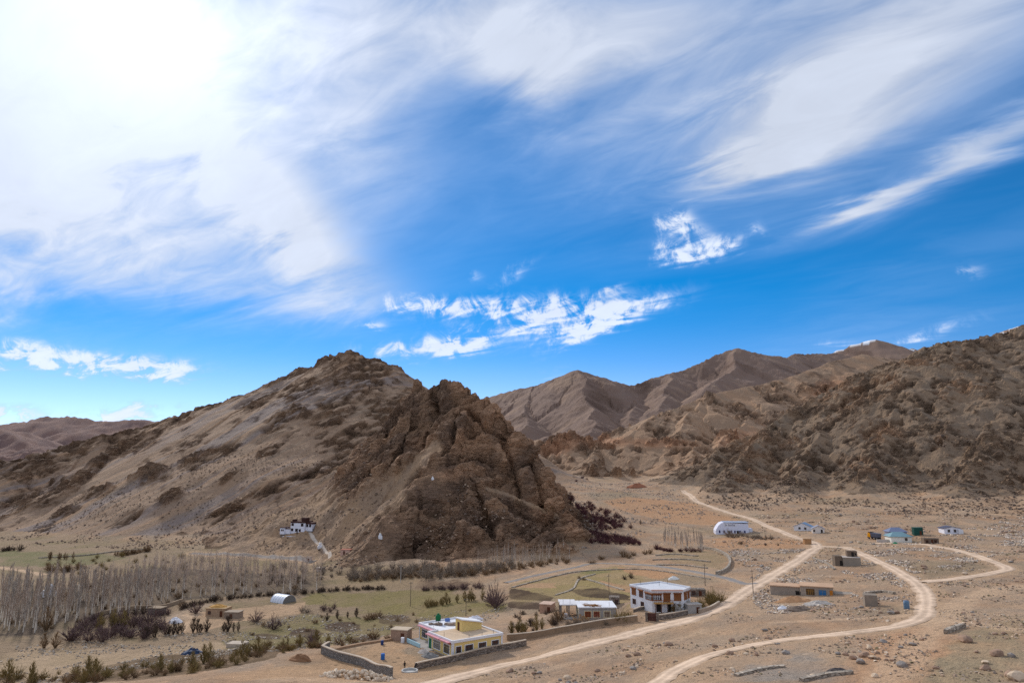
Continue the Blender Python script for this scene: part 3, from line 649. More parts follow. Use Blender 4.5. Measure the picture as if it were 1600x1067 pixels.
def road_material(name, col, rut):
    mt = bpy.data.materials.new(name); mt.use_nodes = True; N = NT(mt.node_tree)
    out = N.new('ShaderNodeOutputMaterial'); b = N.new('ShaderNodeBsdfPrincipled'); N.t.links.new(b.outputs[0], out.inputs[0])
    pos = N.new('ShaderNodeNewGeometry').outputs['Position']
    at = N.new('ShaderNodeAttribute', attribute_name='across'); u = N.m('ABSOLUTE', at.outputs['Fac'])
    n = N.noise(pos, 0.9, 6, 0.65); n2 = N.noise(pos, 0.16, 3, 0.5)
    ruts = N.m('MULTIPLY', N.ramp(N.m('ABSOLUTE', N.m('SUBTRACT', u, 0.42)), 0.05, 0.24, 1.0, 0.0), rut)
    f = N.m('ADD', N.m('ADD', N.ramp(n, 0.25, 0.75, 0.74, 1.18, 'LINEAR'), ruts), N.ramp(n2, 0.3, 0.7, -0.16, 0.14, 'LINEAR'))
    edge = N.ramp(N.m('ADD', u, N.m('MULTIPLY', N.m('SUBTRACT', N.noise(pos, 0.35, 5, 0.7), 0.5), 1.5)), 0.45, 1.0)
    crown = N.m('MULTIPLY', N.ramp(u, 0.0, 0.22, 1.0, 0.0), 0.35 if rut > 0.1 else 0.0)
    base = N.mix(N.m('MULTIPLY', N.m('MAXIMUM', edge, crown), 0.85 if rut > 0 else 0.3), (*map(float, lin(*col)), 1), (*map(float, lin(182, 154, 128)), 1))
    N.put(b.inputs['Base Color'], N.vm('SCALE', base, f)); b.inputs['Roughness'].default_value = 0.95; b.inputs['Specular IOR Level'].default_value = 0.1
    bp = N.new('ShaderNodeBump'); bp.inputs['Distance'].default_value = 0.15; N.put(bp.inputs['Height'], n); N.t.links.new(bp.outputs[0], b.inputs['Normal'])
    return mt
RM = {'dirt_track': road_material('pale_dust', (212, 184, 158), 0.16), 'asphalt_road': road_material('worn_asphalt', (140, 133, 128), 0.05),
      'concrete_path': road_material('pale_concrete', (190, 174, 158), 0.0), 'gravel_road': road_material('grey_gravel', (140, 130, 122), 0.05)}
def build_roads():
    for i, (nm, w, c) in enumerate(ROADW):
        t = np.gradient(c, axis=0); t /= np.linalg.norm(t, axis=1, keepdims=True) + 1e-9; nrm = np.stack([-t[:, 1], t[:, 0]], 1)
        us = np.linspace(-1, 1, 9); s = np.arange(len(c)) * 2.0
        k_ = 0.3 if nm in ('asphalt_road', 'concrete_path') else 1.0; jl = 1 + k_ * (0.32 * noise2(s / 11, s * 0 + i, 5) + 0.34 * noise2(s / 3.1, s * 0 + i, 8)); jr = 1 + k_ * (0.32 * noise2(s / 11, s * 0 + 7 + i, 6) + 0.34 * noise2(s / 3.1, s * 0 + 9 + i, 9))
        V = []; A = []
        for u in us:
            ww = w * u * (jl if u > 0 else jr)
            V.append(c + nrm * ww[:, None]); A.append(np.full(len(c), u))
        V = np.stack(V, 1); A = np.stack(A, 1); z = terrain(V[..., 0], V[..., 1])
        lift = 0.05 + 0.004 * i - 0.10 * (np.abs(A) > 0.99) + 0.05 * (1 - A ** 2)
        V3 = np.concatenate([V, (z + lift)[..., None]], -1)
        n, m = A.shape; idx = np.arange(n * m).reshape(n, m)
        F = np.stack([idx[:-1, :-1], idx[1:, :-1], idx[1:, 1:], idx[:-1, 1:]], -1).reshape(-1, 4)
        F = F[:, ::-1] if False else F
        me = mesh_from_np(nm, V3.reshape(-1, 3), F)
        at = me.attributes.new('across', 'FLOAT', 'POINT'); at.data.foreach_set('value', A.ravel().astype(np.float32))
        me.materials.append(RM[nm]); o = bpy.data.objects.new(nm, me); COL.objects.link(o); o['kind'] = 'structure'
build_roads()
# ------------------------------------------------------------------ object helpers
class MB:
    def __init__(s): s.v = []; s.f = []
    def hexa(s, c):
        b = len(s.v); s.v += [tuple(p) for p in c]
        s.f += [(b, b + 3, b + 2, b + 1), (b + 4, b + 5, b + 6, b + 7), (b, b + 1, b + 5, b + 4), (b + 1, b + 2, b + 6, b + 5), (b + 2, b + 3, b + 7, b + 6), (b + 3, b, b + 4, b + 7)]
    def box(s, x0, x1, y0, y1, z0, z1, m=None):
        c = [(x0, y0, z0), (x1, y0, z0), (x1, y1, z0), (x0, y1, z0), (x0, y0, z1), (x1, y0, z1), (x1, y1, z1), (x0, y1, z1)]
        s.hexa([tuple(m @ Vector(p)) for p in c] if m else c)
    def prism(s, pts, z0, z1, m=None):
        b = len(s.v); n = len(pts)
        lo = [(p[0], p[1], z0 if len(p) < 3 else p[2]) for p in pts]; hi = [(p[0], p[1], z1) for p in pts]
        s.v += [tuple(m @ Vector(p)) for p in lo + hi] if m else lo + hi
        s.f += [tuple(range(b + n - 1, b - 1, -1)), tuple(range(b + n, b + 2 * n))] + [(b + i, b + (i + 1) % n, b + n + (i + 1) % n, b + n + i) for i in range(n)]
    def tube(s, a, b_, r0, r1=None, n=6, cap=True):
        a = Vector(a); b_ = Vector(b_); r1 = r0 if r1 is None else r1; d = (b_ - a).normalized()
        u = d.orthogonal().normalized(); w = d.cross(u); k = len(s.v)
        for p, r in ((a, r0), (b_, r1)):
            for i in range(n):
                t = 2 * math.pi * i / n; s.v.append(tuple(p + u * (r * math.cos(t)) + w * (r * math.sin(t))))
        s.f += [(k + i, k + (i + 1) % n, k + n + (i + 1) % n, k + n + i) for i in range(n)]
        if cap: s.f += [tuple(range(k + n - 1, k - 1, -1)), tuple(range(k + n, k + 2 * n))]
    def lathe(s, prof, n=14, c=(0, 0, 0)):
        k = len(s.v)
        for r, z in prof:
            for i in range(n): t = 2 * math.pi * i / n; s.v.append((c[0] + r * math.cos(t), c[1] + r * math.sin(t), c[2] + z))
        for j in range(len(prof) - 1):
            for i in range(n): s.f.append((k + j * n + i, k + j * n + (i + 1) % n, k + (j + 1) * n + (i + 1) % n, k + (j + 1) * n + i))
        s.f += [tuple(range(k + n - 1, k - 1, -1)), tuple(k + (len(prof) - 1) * n + i for i in range(n))]
    def poly(s, pts):
        b = len(s.v); s.v += [tuple(p) for p in pts]; s.f.append(tuple(range(b, b + len(pts))))
    def mesh(s, name, mat, bevel=0, smooth=False):
        me = bpy.data.meshes.new(name); me.from_pydata(s.v, [], s.f)
        if bevel:
            bm = bmesh.new(); bm.from_mesh(me); bmesh.ops.bevel(bm, geom=bm.edges[:], offset=bevel, segments=1, affect='EDGES', clamp_overlap=True); bm.to_mesh(me); bm.free()
        if smooth: me.polygons.foreach_set('use_smooth', [True] * len(me.polygons))
        me.update(); me.materials.append(mat); return me
    def obj(s, name, mat, parent=None, bevel=0, smooth=False):
        return link(name, s.mesh(name, mat, bevel, smooth), parent)
def link(name, me, parent=None):
    o = bpy.data.objects.new(name, me); COL.objects.link(o)
    if parent is not None: o.parent = parent
    return o
def tag(o, label, cat, group=None):
    o['label'] = label; o['category'] = cat
    if group: o['group'] = group
    return o
def thing(name, label, cat, loc, rz=0.0, group=None):
    o = bpy.data.objects.new(name, None); o.empty_display_size = 0.5; COL.objects.link(o); o.location = loc; o.rotation_euler = (0, 0, rz)
    return tag(o, label, cat, group)
def bx(name, mat, parent, *a, bevel=0):
    m = MB(); m.box(*a); return m.obj(name, mat, parent, bevel)
_mats = {}
def M(col, rough=0.9, var=0.15, scale=1.6, bump=0.0, metal=0.0, spec=0.2):
    k = (col, rough, var, scale, bump, metal)
    if k not in _mats: _mats[k] = simple_mat('surface_%d_%d_%d' % col, col, rough, var, scale, bump, metal, spec)
    return _mats[k]
def stone_mat(name, col, col2, size=1.4):
    mt = bpy.data.materials.new(name); mt.use_nodes = True; N = NT(mt.node_tree)
    out = N.new('ShaderNodeOutputMaterial'); b = N.new('ShaderNodeBsdfPrincipled'); N.t.links.new(b.outputs[0], out.inputs[0])
    pos = N.new('ShaderNodeNewGeometry').outputs['Position']
    v = N.new('ShaderNodeTexVoronoi'); N.put(v.inputs['Vector'], N.mapping(pos, scale=(1, 1, 1.7))); v.inputs['Scale'].default_value = size
    e = N.voro(N.mapping(pos, scale=(1, 1, 1.7)), size, 'DISTANCE_TO_EDGE'); r, g, bl = N.sep(v.outputs['Color'])
    f = N.m('MULTIPLY', N.ramp(r, 0, 1, 0.7, 1.3, 'LINEAR'), N.ramp(e, 0.0, 0.10, 0.55, 1.0))
    c = N.mix(g, (*map(float, lin(*col)), 1), (*map(float, lin(*col2)), 1)); N.put(b.inputs['Base Color'], N.vm('SCALE', c, f)); b.inputs['Roughness'].default_value = 0.95
    bp = N.new('ShaderNodeBump'); bp.inputs['Distance'].default_value = 0.12; N.put(bp.inputs['Height'], N.ramp(e, 0, 0.2)); N.t.links.new(bp.outputs[0], b.inputs['Normal'])
    return mt
WHITE = M((226, 224, 226), 0.85, 0.07, 0.8); CREAM = M((224, 196, 128), 0.85, 0.08, 0.7); CONC = M((160, 154, 148), 0.9, 0.16, 1.1, 0.03); ROOFTAN = M((202, 176, 148), 0.95, 0.16, 0.6)
GLASS = M((58, 56, 60), 0.25, 0.25, 0.8, spec=0.5); WOOD = M((138, 82, 44), 0.8, 0.25, 2.0); DARKWOOD = M((92, 54, 36), 0.8, 0.25, 2.0); DARK = M((44, 38, 36), 0.8, 0.2, 1)
RED = M((176, 96, 92), 0.8, 0.12, 1); BLUE = M((46, 104, 176), 0.5, 0.1, 2); GREEN = M((18, 104, 62), 0.4, 0.08, 2); TEAL = M((60, 140, 130), 0.6, 0.1, 2)
MUD = M((168, 140, 114), 0.95, 0.16, 1.2, 0.04); BRICK = M((158, 144, 130), 0.95, 0.16, 1.0, 0.05); PINKMUD = M((196, 160, 144), 0.9, 0.12, 1)
STONEWALL = stone_mat('field_stone', (150, 136, 124), (118, 104, 92)); BLOCKWALL = stone_mat('concrete_block', (150, 144, 138), (132, 126, 120), 2.2); PALEWALL = stone_mat('pale_field_stone', (188, 172, 154), (152, 138, 122), 1.0); COPING = M((190, 172, 152), 0.95, 0.15, 1.5)
TIN = M((176, 184, 200), 0.45, 0.1, 0.6, metal=0.3); BLUETIN = M((120, 148, 178), 0.5, 0.1, 0.6, metal=0.2); GREENTIN = M((122, 152, 158), 0.55, 0.1, 0.6, metal=0.2); RUST = M((150, 106, 64), 0.9, 0.25, 2)

def window(root, mtx, w, h, frame, pane, bars=1, fw=0.12, lintel=None, sill=None, mull=None):
    """a window set on a wall; mtx maps (x along wall, -y outward, z up) from the lower left corner"""
    m = MB(); m.box(-fw, w + fw, -0.08, 0.03, -fw, 0, mtx); m.box(-fw, w + fw, -0.08, 0.03, h, h + fw, mtx); m.box(-fw, 0, -0.08, 0.03, 0, h, mtx); m.box(w, w + fw, -0.08, 0.03, 0, h, mtx)
    f = m.obj('window', frame, root)
    m = MB(); m.box(0, w, -0.03, 0.03, 0, h, mtx); m.obj('pane', pane, f)
    if bars:
        m = MB()
        for i in range(1, bars + 1): m.box(w * i / (bars + 1) - 0.05, w * i / (bars + 1) + 0.05, -0.07, -0.032, 0.002, h - 0.002, mtx)
        m.box(0.002, w - 0.002, -0.062, -0.034, h * 0.68, h * 0.68 + 0.09, mtx); m.obj('mullion', mull or frame, f)
    if lintel:
        m = MB(); c = [(-0.35, -0.55, h + 0.5), (w + 0.35, -0.55, h + 0.5), (w + 0.35, 0, h + 0.6), (-0.35, 0, h + 0.6)]
        m.hexa([tuple(mtx @ Vector(p)) for p in [(-0.1, -0.12, h + 0.10), (w + 0.1, -0.12, h + 0.10), (w + 0.1, 0, h + 0.10), (-0.1, 0, h + 0.10)] + c]); m.obj('lintel', lintel, f)
    return f
def wallm(x, y, z, ang):
    """wall frame: origin, direction of the wall run"""
    return Matrix.Translation((x, y, z)) @ Matrix.Rotation(ang, 4, 'Z')
def door(root, mtx, w, h, mat, frame=None):
    m = MB(); m.box(0, w, -0.06, 0.03, 0, h, mtx); d = m.obj('door', mat, root)
    if frame:
        m = MB(); m.box(-0.12, 0, -0.1, 0.03, 0, h, mtx); m.box(w, w + 0.12, -0.1, 0.03, 0, h, mtx); m.box(-0.12, w + 0.12, -0.1, 0.03, h, h + 0.12, mtx); m.obj('frame', frame, d)
    return d
def parapet(m, x0, x1, y0, y1, z0, z1, t=0.25):
    m.box(x0, x1, y0, y0 + t, z0, z1); m.box(x0, x1, y1 - t, y1, z0, z1); m.box(x0, x0 + t, y0 + t, y1 - t, z0, z1); m.box(x1 - t, x1, y0 + t, y1 - t, z0, z1)
def C1(px, py): return cast([(px, py)])[0]

# ------------------------------------------------------------------ yellow house
def yellow_house():
    t = thing('yellow_house', 'single-storey yellow house with white trim, red window eaves and green rooftop water tank', 'house', (-13.6, 165.8, 7.1), R(35)); I = Matrix
    bx('plinth', CONC, t, -0.3, 14.1, -0.3, 21.5, -1.6, 0.25)
    bx('wall', CREAM, t, 0, 13.8, 0, 11.5, 0.25, 3.5); bx('wall', CREAM, t, 2.6, 13.8, 11.5, 21.2, 0.252, 3.502)
    for (x, y) in ((-0.04, -0.04), (13.35, -0.04), (-0.04, 11.04), (2.56, 20.76)): bx('pilaster', WHITE, t, x, x + 0.5, y, y + 0.5, 0.255, 3.51)
    r = bx('roof', ROOFTAN, t, 0.05, 13.75, 0.05, 11.5, 3.5, 3.66); r2 = bx('roof', WHITE, t, 2.65, 13.75, 11.5, 21.15, 3.502, 3.668)
    m = MB(); m.box(-0.18, 13.95, -0.18, 0.2, 3.42, 4.0); m.box(13.6, 13.97, 0.2, 21.4, 3.42, 4.0); m.box(-0.18, 0.2, 0.2, 11.7, 3.42, 4.0); m.box(2.42, 2.8, 11.7, 21.4, 3.42, 4.0); m.box(2.8, 13.6, 21.0, 21.38, 3.42, 4.0); m.box(0.2, 2.42, 11.35, 11.7, 3.42, 4.0)
    m.obj('parapet', WHITE, t)
    for x, w in ((0.95, 1.35), (3.4, 2.1), (7.05, 2.1), (10.75, 1.95)): window(t, wallm(x, 0, 1.05, 0), w, 1.5, WHITE, GLASS, 2, 0.16, mull=DARKWOOD)
    L = lambda y, z, x=0.0: wallm(x, y, z, -math.pi / 2)     # left side wall, run towards the front
    window(t, L(3.9, 0.8), 2.5, 1.9, WHITE, GLASS, 3, 0.16, mull=M((176, 160, 120))); window(t, L(8.9, 0.8), 3.2, 1.9, WHITE, GLASS, 5, 0.16, mull=M((210, 204, 190)))
    door(t, L(11.1, 0.27), 1.3, 2.3, GREEN, WHITE); window(t, L(19.6, 0.9, 2.6), 2.7, 1.8, WHITE, GLASS, 2, 0.16, mull=M((190, 190, 190))); window(t, L(15.2, 0.9, 2.6), 2.2, 1.8, DARKWOOD, GLASS, 1, 0.14)
    for y0, y1, x in ((0.6, 4.6, 0.0), (5.0, 11.4, 0.0), (12.2, 20.6, 2.6)):
        m = MB(); m.hexa([(x - 0.15, y0, 3.0), (x, y0, 3.0), (x, y1, 3.0), (x - 0.15, y1, 3.0), (x - 0.95, y0, 3.38), (x - 0.19, y0, 3.44), (x - 0.19, y1, 3.44), (x - 0.95, y1, 3.38)]); e = m.obj('eave', RED, t)
        m = MB(); m.box(x - 0.98, x - 0.9, y0 - 0.02, y1 + 0.02, 3.382, 3.62); m.box(x - 0.9, x - 0.2, y0 - 0.02, y1 + 0.02, 3.45, 3.6); m.obj('eave_trim', M((214, 150, 156), 0.8, 0.1), e)
    # porch, steps
    bx('porch', CONC, t, -2.2, 2.55, 11.6, 18.4, -1.5, 0.45); bx('porch_railing', M((170, 205, 215), 0.7, 0.08), t, -2.3, -2.1, 11.6, 18.4, 0.452, 1.35)
    st = thing_part('steps', t)
    for i in range(6): bx('tread', M((112, 116, 120), 0.8), st, -2.3 - 0.42 * (i + 1), -2.302 - 0.42 * i, 8.2, 11.5, -1.2, 0.30 - 0.26 * i)
    bx('landing', CONC, t, -2.298, -0.32, 8.2, 11.58, -1.2, 0.42)
    # stair head room with sloping roof
    m = MB(); m.hexa([(7.0, 7.4, 3.66), (12.6, 7.4, 3.66), (12.6, 10.6, 3.66), (7.0, 10.6, 3.66), (7.0, 7.4, 6.3), (12.6, 7.4, 5.2), (12.6, 10.6, 5.2), (7.0, 10.6, 6.3)]); h = m.obj('stair_headroom', CREAM, t)
    m = MB(); m.hexa([(6.7, 7.1, 6.36), (12.9, 7.1, 5.14), (12.9, 10.9, 5.14), (6.7, 10.9, 6.36), (6.7, 7.1, 6.62), (12.9, 7.1, 5.4), (12.9, 10.9, 5.4), (6.7, 10.9, 6.62)]); m.obj('roof', WHITE, h)
    door(h, wallm(7.0, 9.6, 3.7, -math.pi / 2), 0.9, 1.9, DARKWOOD)
    # roof furniture
    T = t.matrix_basis
    k = thing('water_tank', 'round green plastic water tank on the flat roof of the yellow house', 'water tank', T @ Vector((6.4, 18.3, 3.67)), 0)
    m = MB()
    for a in range(4): m.tube((0.5 * math.cos(a * 1.57), 0.5 * math.sin(a * 1.57), 0), (0.5 * math.cos(a * 1.57), 0.5 * math.sin(a * 1.57), 0.8), 0.05, n=4)
    m.box(-0.6, 0.6, -0.6, 0.6, 0.8, 0.9); m.obj('stand', DARK, k)
    m = MB(); m.lathe([(0.68, 0.9), (0.72, 1.0), (0.68, 1.2), (0.72, 1.4), (0.68, 1.6), (0.72, 1.8), (0.6, 2.1), (0.3, 2.3), (0.28, 2.4)], 16); m.obj('tank', GREEN, k, smooth=True)
    m = MB(); m.lathe([(0.32, 2.4), (0.32, 2.5), (0.1, 2.55)], 12); m.obj('lid', GREEN, k)
    for i, (x, y) in enumerate(((1.2, 6), (4.8, 0.6), (8.4, 0.6), (11.6, 0.6), (3.3, 15))):
        m = MB(); m.tube((x, y, 3.6), (x, y, 4.7), 0.04, n=4); m.obj('rebar', DARK, t)
    for (x0, x1, y0, y1) in ((9.2, 10.4, 19.2, 19.8), (12, 13, 15, 17)): bx('solar_panel', M((90, 120, 180), 0.3, 0.1), t, x0, x1, y0, y1, 3.67, 4.4)
    rub = MB(); rnd = random.Random(3)
    for i in range(40):
        x = rnd.uniform(4.2, 10.2); y = 18.6 - (x - 4) * 0.75 + rnd.uniform(-0.7, 0.7); a = rnd.uniform(0.2, 0.55)
        rub.box(-a, a, -a * .7, a * .7, 0, a, Matrix.Translation((x, y, 3.67)) @ Matrix.Rotation(rnd.uniform(0, 3), 4, 'Z'))
    o = rub.obj('rubble_heap', M((140, 122, 110), 0.95, 0.3, 2)); o.matrix_world = T; tag(o, 'low heap of building rubble lying on the white part of the yellow house roof', 'rubble'); o['kind'] = 'stuff'
def thing_part(name, parent):
    o = bpy.data.objects.new(name, None); COL.objects.link(o); o.parent = parent; o.empty_display_size = 0.3; return o

def stone_wall(name, label, pix, h, t=0.5, mat=None, cop=True, group=None, world=None):
    c = spline(world if world is not None else cast(pix)[:, :2], 2.0); z = terrain(c[:, 0], c[:, 1]); o0 = (float(c[0, 0]), float(c[0, 1]), float(z[0]))
    r = thing(name, label, 'wall', o0, 0, group); d = np.gradient(c, axis=0); d /= np.linalg.norm(d, axis=1, keepdims=True); n = np.stack([-d[:, 1], d[:, 0]], 1)
    rnd = random.Random(int(abs(o0[0] * 10)))
    def strip(t0, za, zb, jit):
        m = MB(); k = len(c)
        for i in range(k):
            tj = t0 * (1 + rnd.uniform(-jit, jit)); zt = zb + rnd.uniform(-jit, jit) * 0.25
            for sx, zz in ((-1, za), (1, za), (1, zt), (-1, zt)): m.v.append((c[i, 0] + n[i, 0] * sx * tj / 2 - o0[0], c[i, 1] + n[i, 1] * sx * tj / 2 - o0[1], z[i] + zz - o0[2]))
        for i in range(k - 1):
            b = i * 4; e = b + 4
            m.f += [(b, b + 1, e + 1, e), (b + 1, b + 2, e + 2, e + 1), (b + 2, b + 3, e + 3, e + 2), (b + 3, b, e, e + 3)]
        m.f += [(0, 3, 2, 1), tuple(4 * (k - 1) + q for q in (0, 1, 2, 3))]
        return m
    strip(t, -0.7, h, 0.12).obj('wall', mat or STONEWALL, r)
    if cop: strip(t * 1.25, h - 0.05, h + 0.14, 0.08).obj('coping', COPING, r)
    return r

def hut(name, label, px, py, w, d, h, mat, roof=None, rz=0.0, cat='hut', door_at=None, win=(), group=None, over=0.15, parap=None, loc=None, base=-0.8, wframe=None, wpane=None):
    """flat-roofed block; the picture point is the middle of its front foot"""
    p = C1(px, py) if loc is None else loc
    t = thing(name, label, cat, tuple(p), rz, group); bx('wall', mat, t, -w / 2, w / 2, 0, d, base, h)
    if roof: bx('roof', roof, t, -w / 2 - over, w / 2 + over, -over, d + over, h, h + 0.22)
    if parap: m = MB(); parapet(m, -w / 2 - 0.05, w / 2 + 0.05, -0.05, d + 0.05, h, h + 0.45); m.obj('parapet', parap, t)
    if door_at is not None: door(t, wallm(door_at, 0, 0, 0), 0.9, min(2.0, h * .75), DARKWOOD, None)
    for (x, z, ww, hh) in win: window(t, wallm(x, 0, z, 0), ww, hh, wframe or DARKWOOD, wpane or GLASS, 1, 0.1)
    return t

def white_house():
    z0, z1 = 11.0, 16.6; pl = [(34.0, 206.0), (38.4, 197.0), (46.9, 197.0), (50.2, 202.0), (43.5, 211.5)]
    t = thing('white_house', 'two-storey white house with carved brown wooden window bays and flat roof', 'house', (34.0, 206.0, z0)); o = Vector((34.0, 206.0))
    q = [(p[0] - o.x, p[1] - o.y) for p in pl]
    m = MB(); m.prism(q, -2.0, z1 - z0 - 0.25); m.obj('wall', WHITE, t)
    def inset(k):
        c = np.mean(q, 0); return [tuple(np.array(p) + (np.array(p) - c) * k) for p in q]
    m = MB(); m.prism(inset(0.02), z1 - z0 - 0.25, z1 - z0); r = m.obj('roof', M((206, 206, 210), 0.8, 0.1), t)
    for i in range(5):      # raised roof rim with a reddish band
        a, b = np.array(inset(0.025)[i]), np.array(inset(0.025)[(i + 1) % 5]); dv = b - a; ln = np.linalg.norm(dv); an = math.atan2(dv[1], dv[0])
        m = MB(); m.box(0, ln, 0, 0.3, z1 - z0 + 0.002 * i, z1 - z0 + 0.38 + 0.002 * i, wallm(a[0], a[1], 0, an)); m.obj('parapet', WHITE if i != 1 else M((214, 176, 160), 0.85, 0.12), t)
    def wall(i): a, b = q[i], q[(i + 1) % 5]; return Vector((*a, 0)), math.atan2(b[1] - a[1], b[0] - a[0]), math.hypot(b[0] - a[0], b[1] - a[1])
    def wpos(i, u, z): a, an, ln = wall(i); return wallm(a.x + math.cos(an) * u, a.y + math.sin(an) * u, z, an)
    for i, u, z, w, h, big in ((0, 0.9, 4.3, 1.7, 1.7, 1), (0, 4.4, 4.2, 1.5, 1.7, 1), (0, 7.3, 4.0, 2.8, 1.6, 2), (0, 1.2, 1.3, 1.2, 1.3, 0), (0, 5.0, 1.1, 1.2, 1.3, 0),
                               (1, 0.1, 4.0, 2.4, 1.6, 2), (1, 3.3, 3.7, 1.6, 2.0, 1), (1, 6.2, 4.0, 1.7, 1.7, 1), (1, 6.4, 1.0, 0.8, 1.5, 0), (2, 1.0, 4.0, 2.0, 1.7, 1), (2, 3.8, 4.0, 1.4, 1.6, 1)):
        z *= 0.8; h *= 0.82
        window(t, wpos(i, u, z), w, h, DARKWOOD if not big else WOOD, GLASS if big != 1 or i == 0 and u > 4 else M((134, 88, 54), 0.8, 0.2, 2), 4 if big == 2 else 1, 0.16, lintel=M((140, 92, 62), 0.8, 0.2, 2) if big else None, mull=WHITE if big == 2 else None)
    door(t, wpos(1, 1.2, 0.2), 1.1, 2.1, DARK, DARKWOOD); door(t, wpos(1, 4.3, 0.2), 0.9, 2.1, DARK, None)
    m = MB(); m.box(0.4, 5.6, -1.5, 0, 2.5, 2.7, wpos(1, 0, 0)); b = m.obj('balcony', M((196, 152, 92), 0.8, 0.2), t)
    for u in (0.5, 2.2, 3.8, 5.4): m = MB(); m.box(u, u + 0.14, -1.45, -1.3, -0.5, 2.498, wpos(1, 0, 0)); m.obj('post', DARKWOOD, b)
    m = MB()
    for u in np.linspace(0.45, 5.5, 12): m.box(u, u + 0.07, -1.48, -1.4, 2.7, 3.4, wpos(1, 0, 0))
    m.box(0.4, 5.6, -1.5, -1.38, 3.4, 3.5, wpos(1, 0, 0)); m.obj('railing', WOOD, b)
    m = MB()
    for k in range(9): m.box(6.0 + k * 0.34, 6.338 + k * 0.34, -1.4, -0.3, -0.6, 2.5 - k * 0.28, wpos(1, 0, 0))
    m.obj('stairs', CONC, t)
    for (x, y) in ((3, 0), (8, -2), (11, 1)): m = MB(); m.tube((x, y, 5.9), (x, y, 7.0), 0.05, n=4); m.obj('roof_rod', DARK, t)

def grey_house():
    t = thing('unfinished_house', 'unfinished grey concrete house with white roof slab and cream window frames', 'house', (18.4, 198.0, 8.9))
    bx('wall', CONC, t, 0, 10.2, 0, 9.0, -1.6, 3.1); bx('roof', M((224, 222, 224), 0.7, 0.1, 0.7), t, -0.25, 10.45, -0.25, 9.25, 3.1, 3.35)
    cream = M((222, 206, 168), 0.8, 0.1)
    for x, pm in ((1.6, M((146, 82, 50), 0.7, 0.2, 2)), (4.0, M((146, 82, 62), 0.7, 0.2, 2)), (6.9, M((156, 140, 122), 0.8, 0.2, 1))): window(t, wallm(x, 0, 0.7, 0), 1.7, 1.55, cream, pm, 3, 0.14, mull=DARKWOOD)
    window(t, wallm(0, 6.8, 0.7, -math.pi / 2), 1.3, 1.6, cream, GLASS, 1, 0.12); window(t, wallm(0, 2.9, 0.7, -math.pi / 2), 1.3, 1.6, cream, GLASS, 1, 0.12)
    bx('carport_roof', M((214, 210, 210), 0.8, 0.12), t, -5.0, -0.252, 3.6, 11.4, 3.1, 3.34)
    for (x, y) in ((-4.8, 3.8), (-2.6, 3.8), (-4.8, 7.4), (-4.8, 11.0), (-2.6, 11.0)): bx('column', M((120, 112, 106)), t, x, x + 0.35, y, y + 0.35, -1.6, 3.098)
    bx('terrace', CONC, t, -6.5, -0.02, 0.6, 3.4, -1.6, 0.15)
    for (x, y) in ((-4, 4.5), (-2, 5), (0.8, 8), (4, 8.6), (8.5, 1)): m = MB(); m.tube((x, y, 3.34), (x, y, 4.5), 0.05, n=4); m.obj('rebar', DARK, t)
    rnd = random.Random(5); m = MB()
    for i in range(26): m.box(0, rnd.uniform(1.2, 2.6), -0.06, 0.06, 0, 0.08, Matrix.Translation((rnd.uniform(1, 4.2), rnd.uniform(0.6, 3.2), 3.35 + 0.085 * (i % 4))) @ Matrix.Rotation(rnd.uniform(-.5, .8), 4, 'Z'))
    o = m.obj('timber_heap', RUST); o.location = t.location; tag(o, 'loose orange timber boards piled on the unfinished house roof edge', 'timber'); o['kind'] = 'stuff'
    m = MB()
    for i in range(22):
        a = rnd.uniform(0, 3); m.box(0, rnd.uniform(0.8, 2.2), -0.07, 0.07, 0, 0.1, Matrix.Translation((rnd.uniform(-1.6, 2.6), rnd.uniform(-1.9, -0.8), 0.1 * (i % 5))) @ Matrix.Rotation(a, 4, 'Z') @ Matrix.Rotation(rnd.uniform(-.9, 0), 4, 'Y'))
    o = m.obj('scaffold_timber', M((178, 134, 84), 0.9, 0.2, 2)); o.location = (18.4, 198.0, gz(18.4, 196.6) - 0.05); tag(o, 'heap of yellow scaffold timber leaning before the grey unfinished house', 'timber'); o['kind'] = 'stuff'
    w = bx('water_tank', WHITE, None, -0.45, 0.45, -0.45, 0.45, 0, 1.1, bevel=0.1); w.location = (15.0, 200.2, 9.05); tag(w, 'small white cube water tank on the terrace of the unfinished grey house', 'water tank')

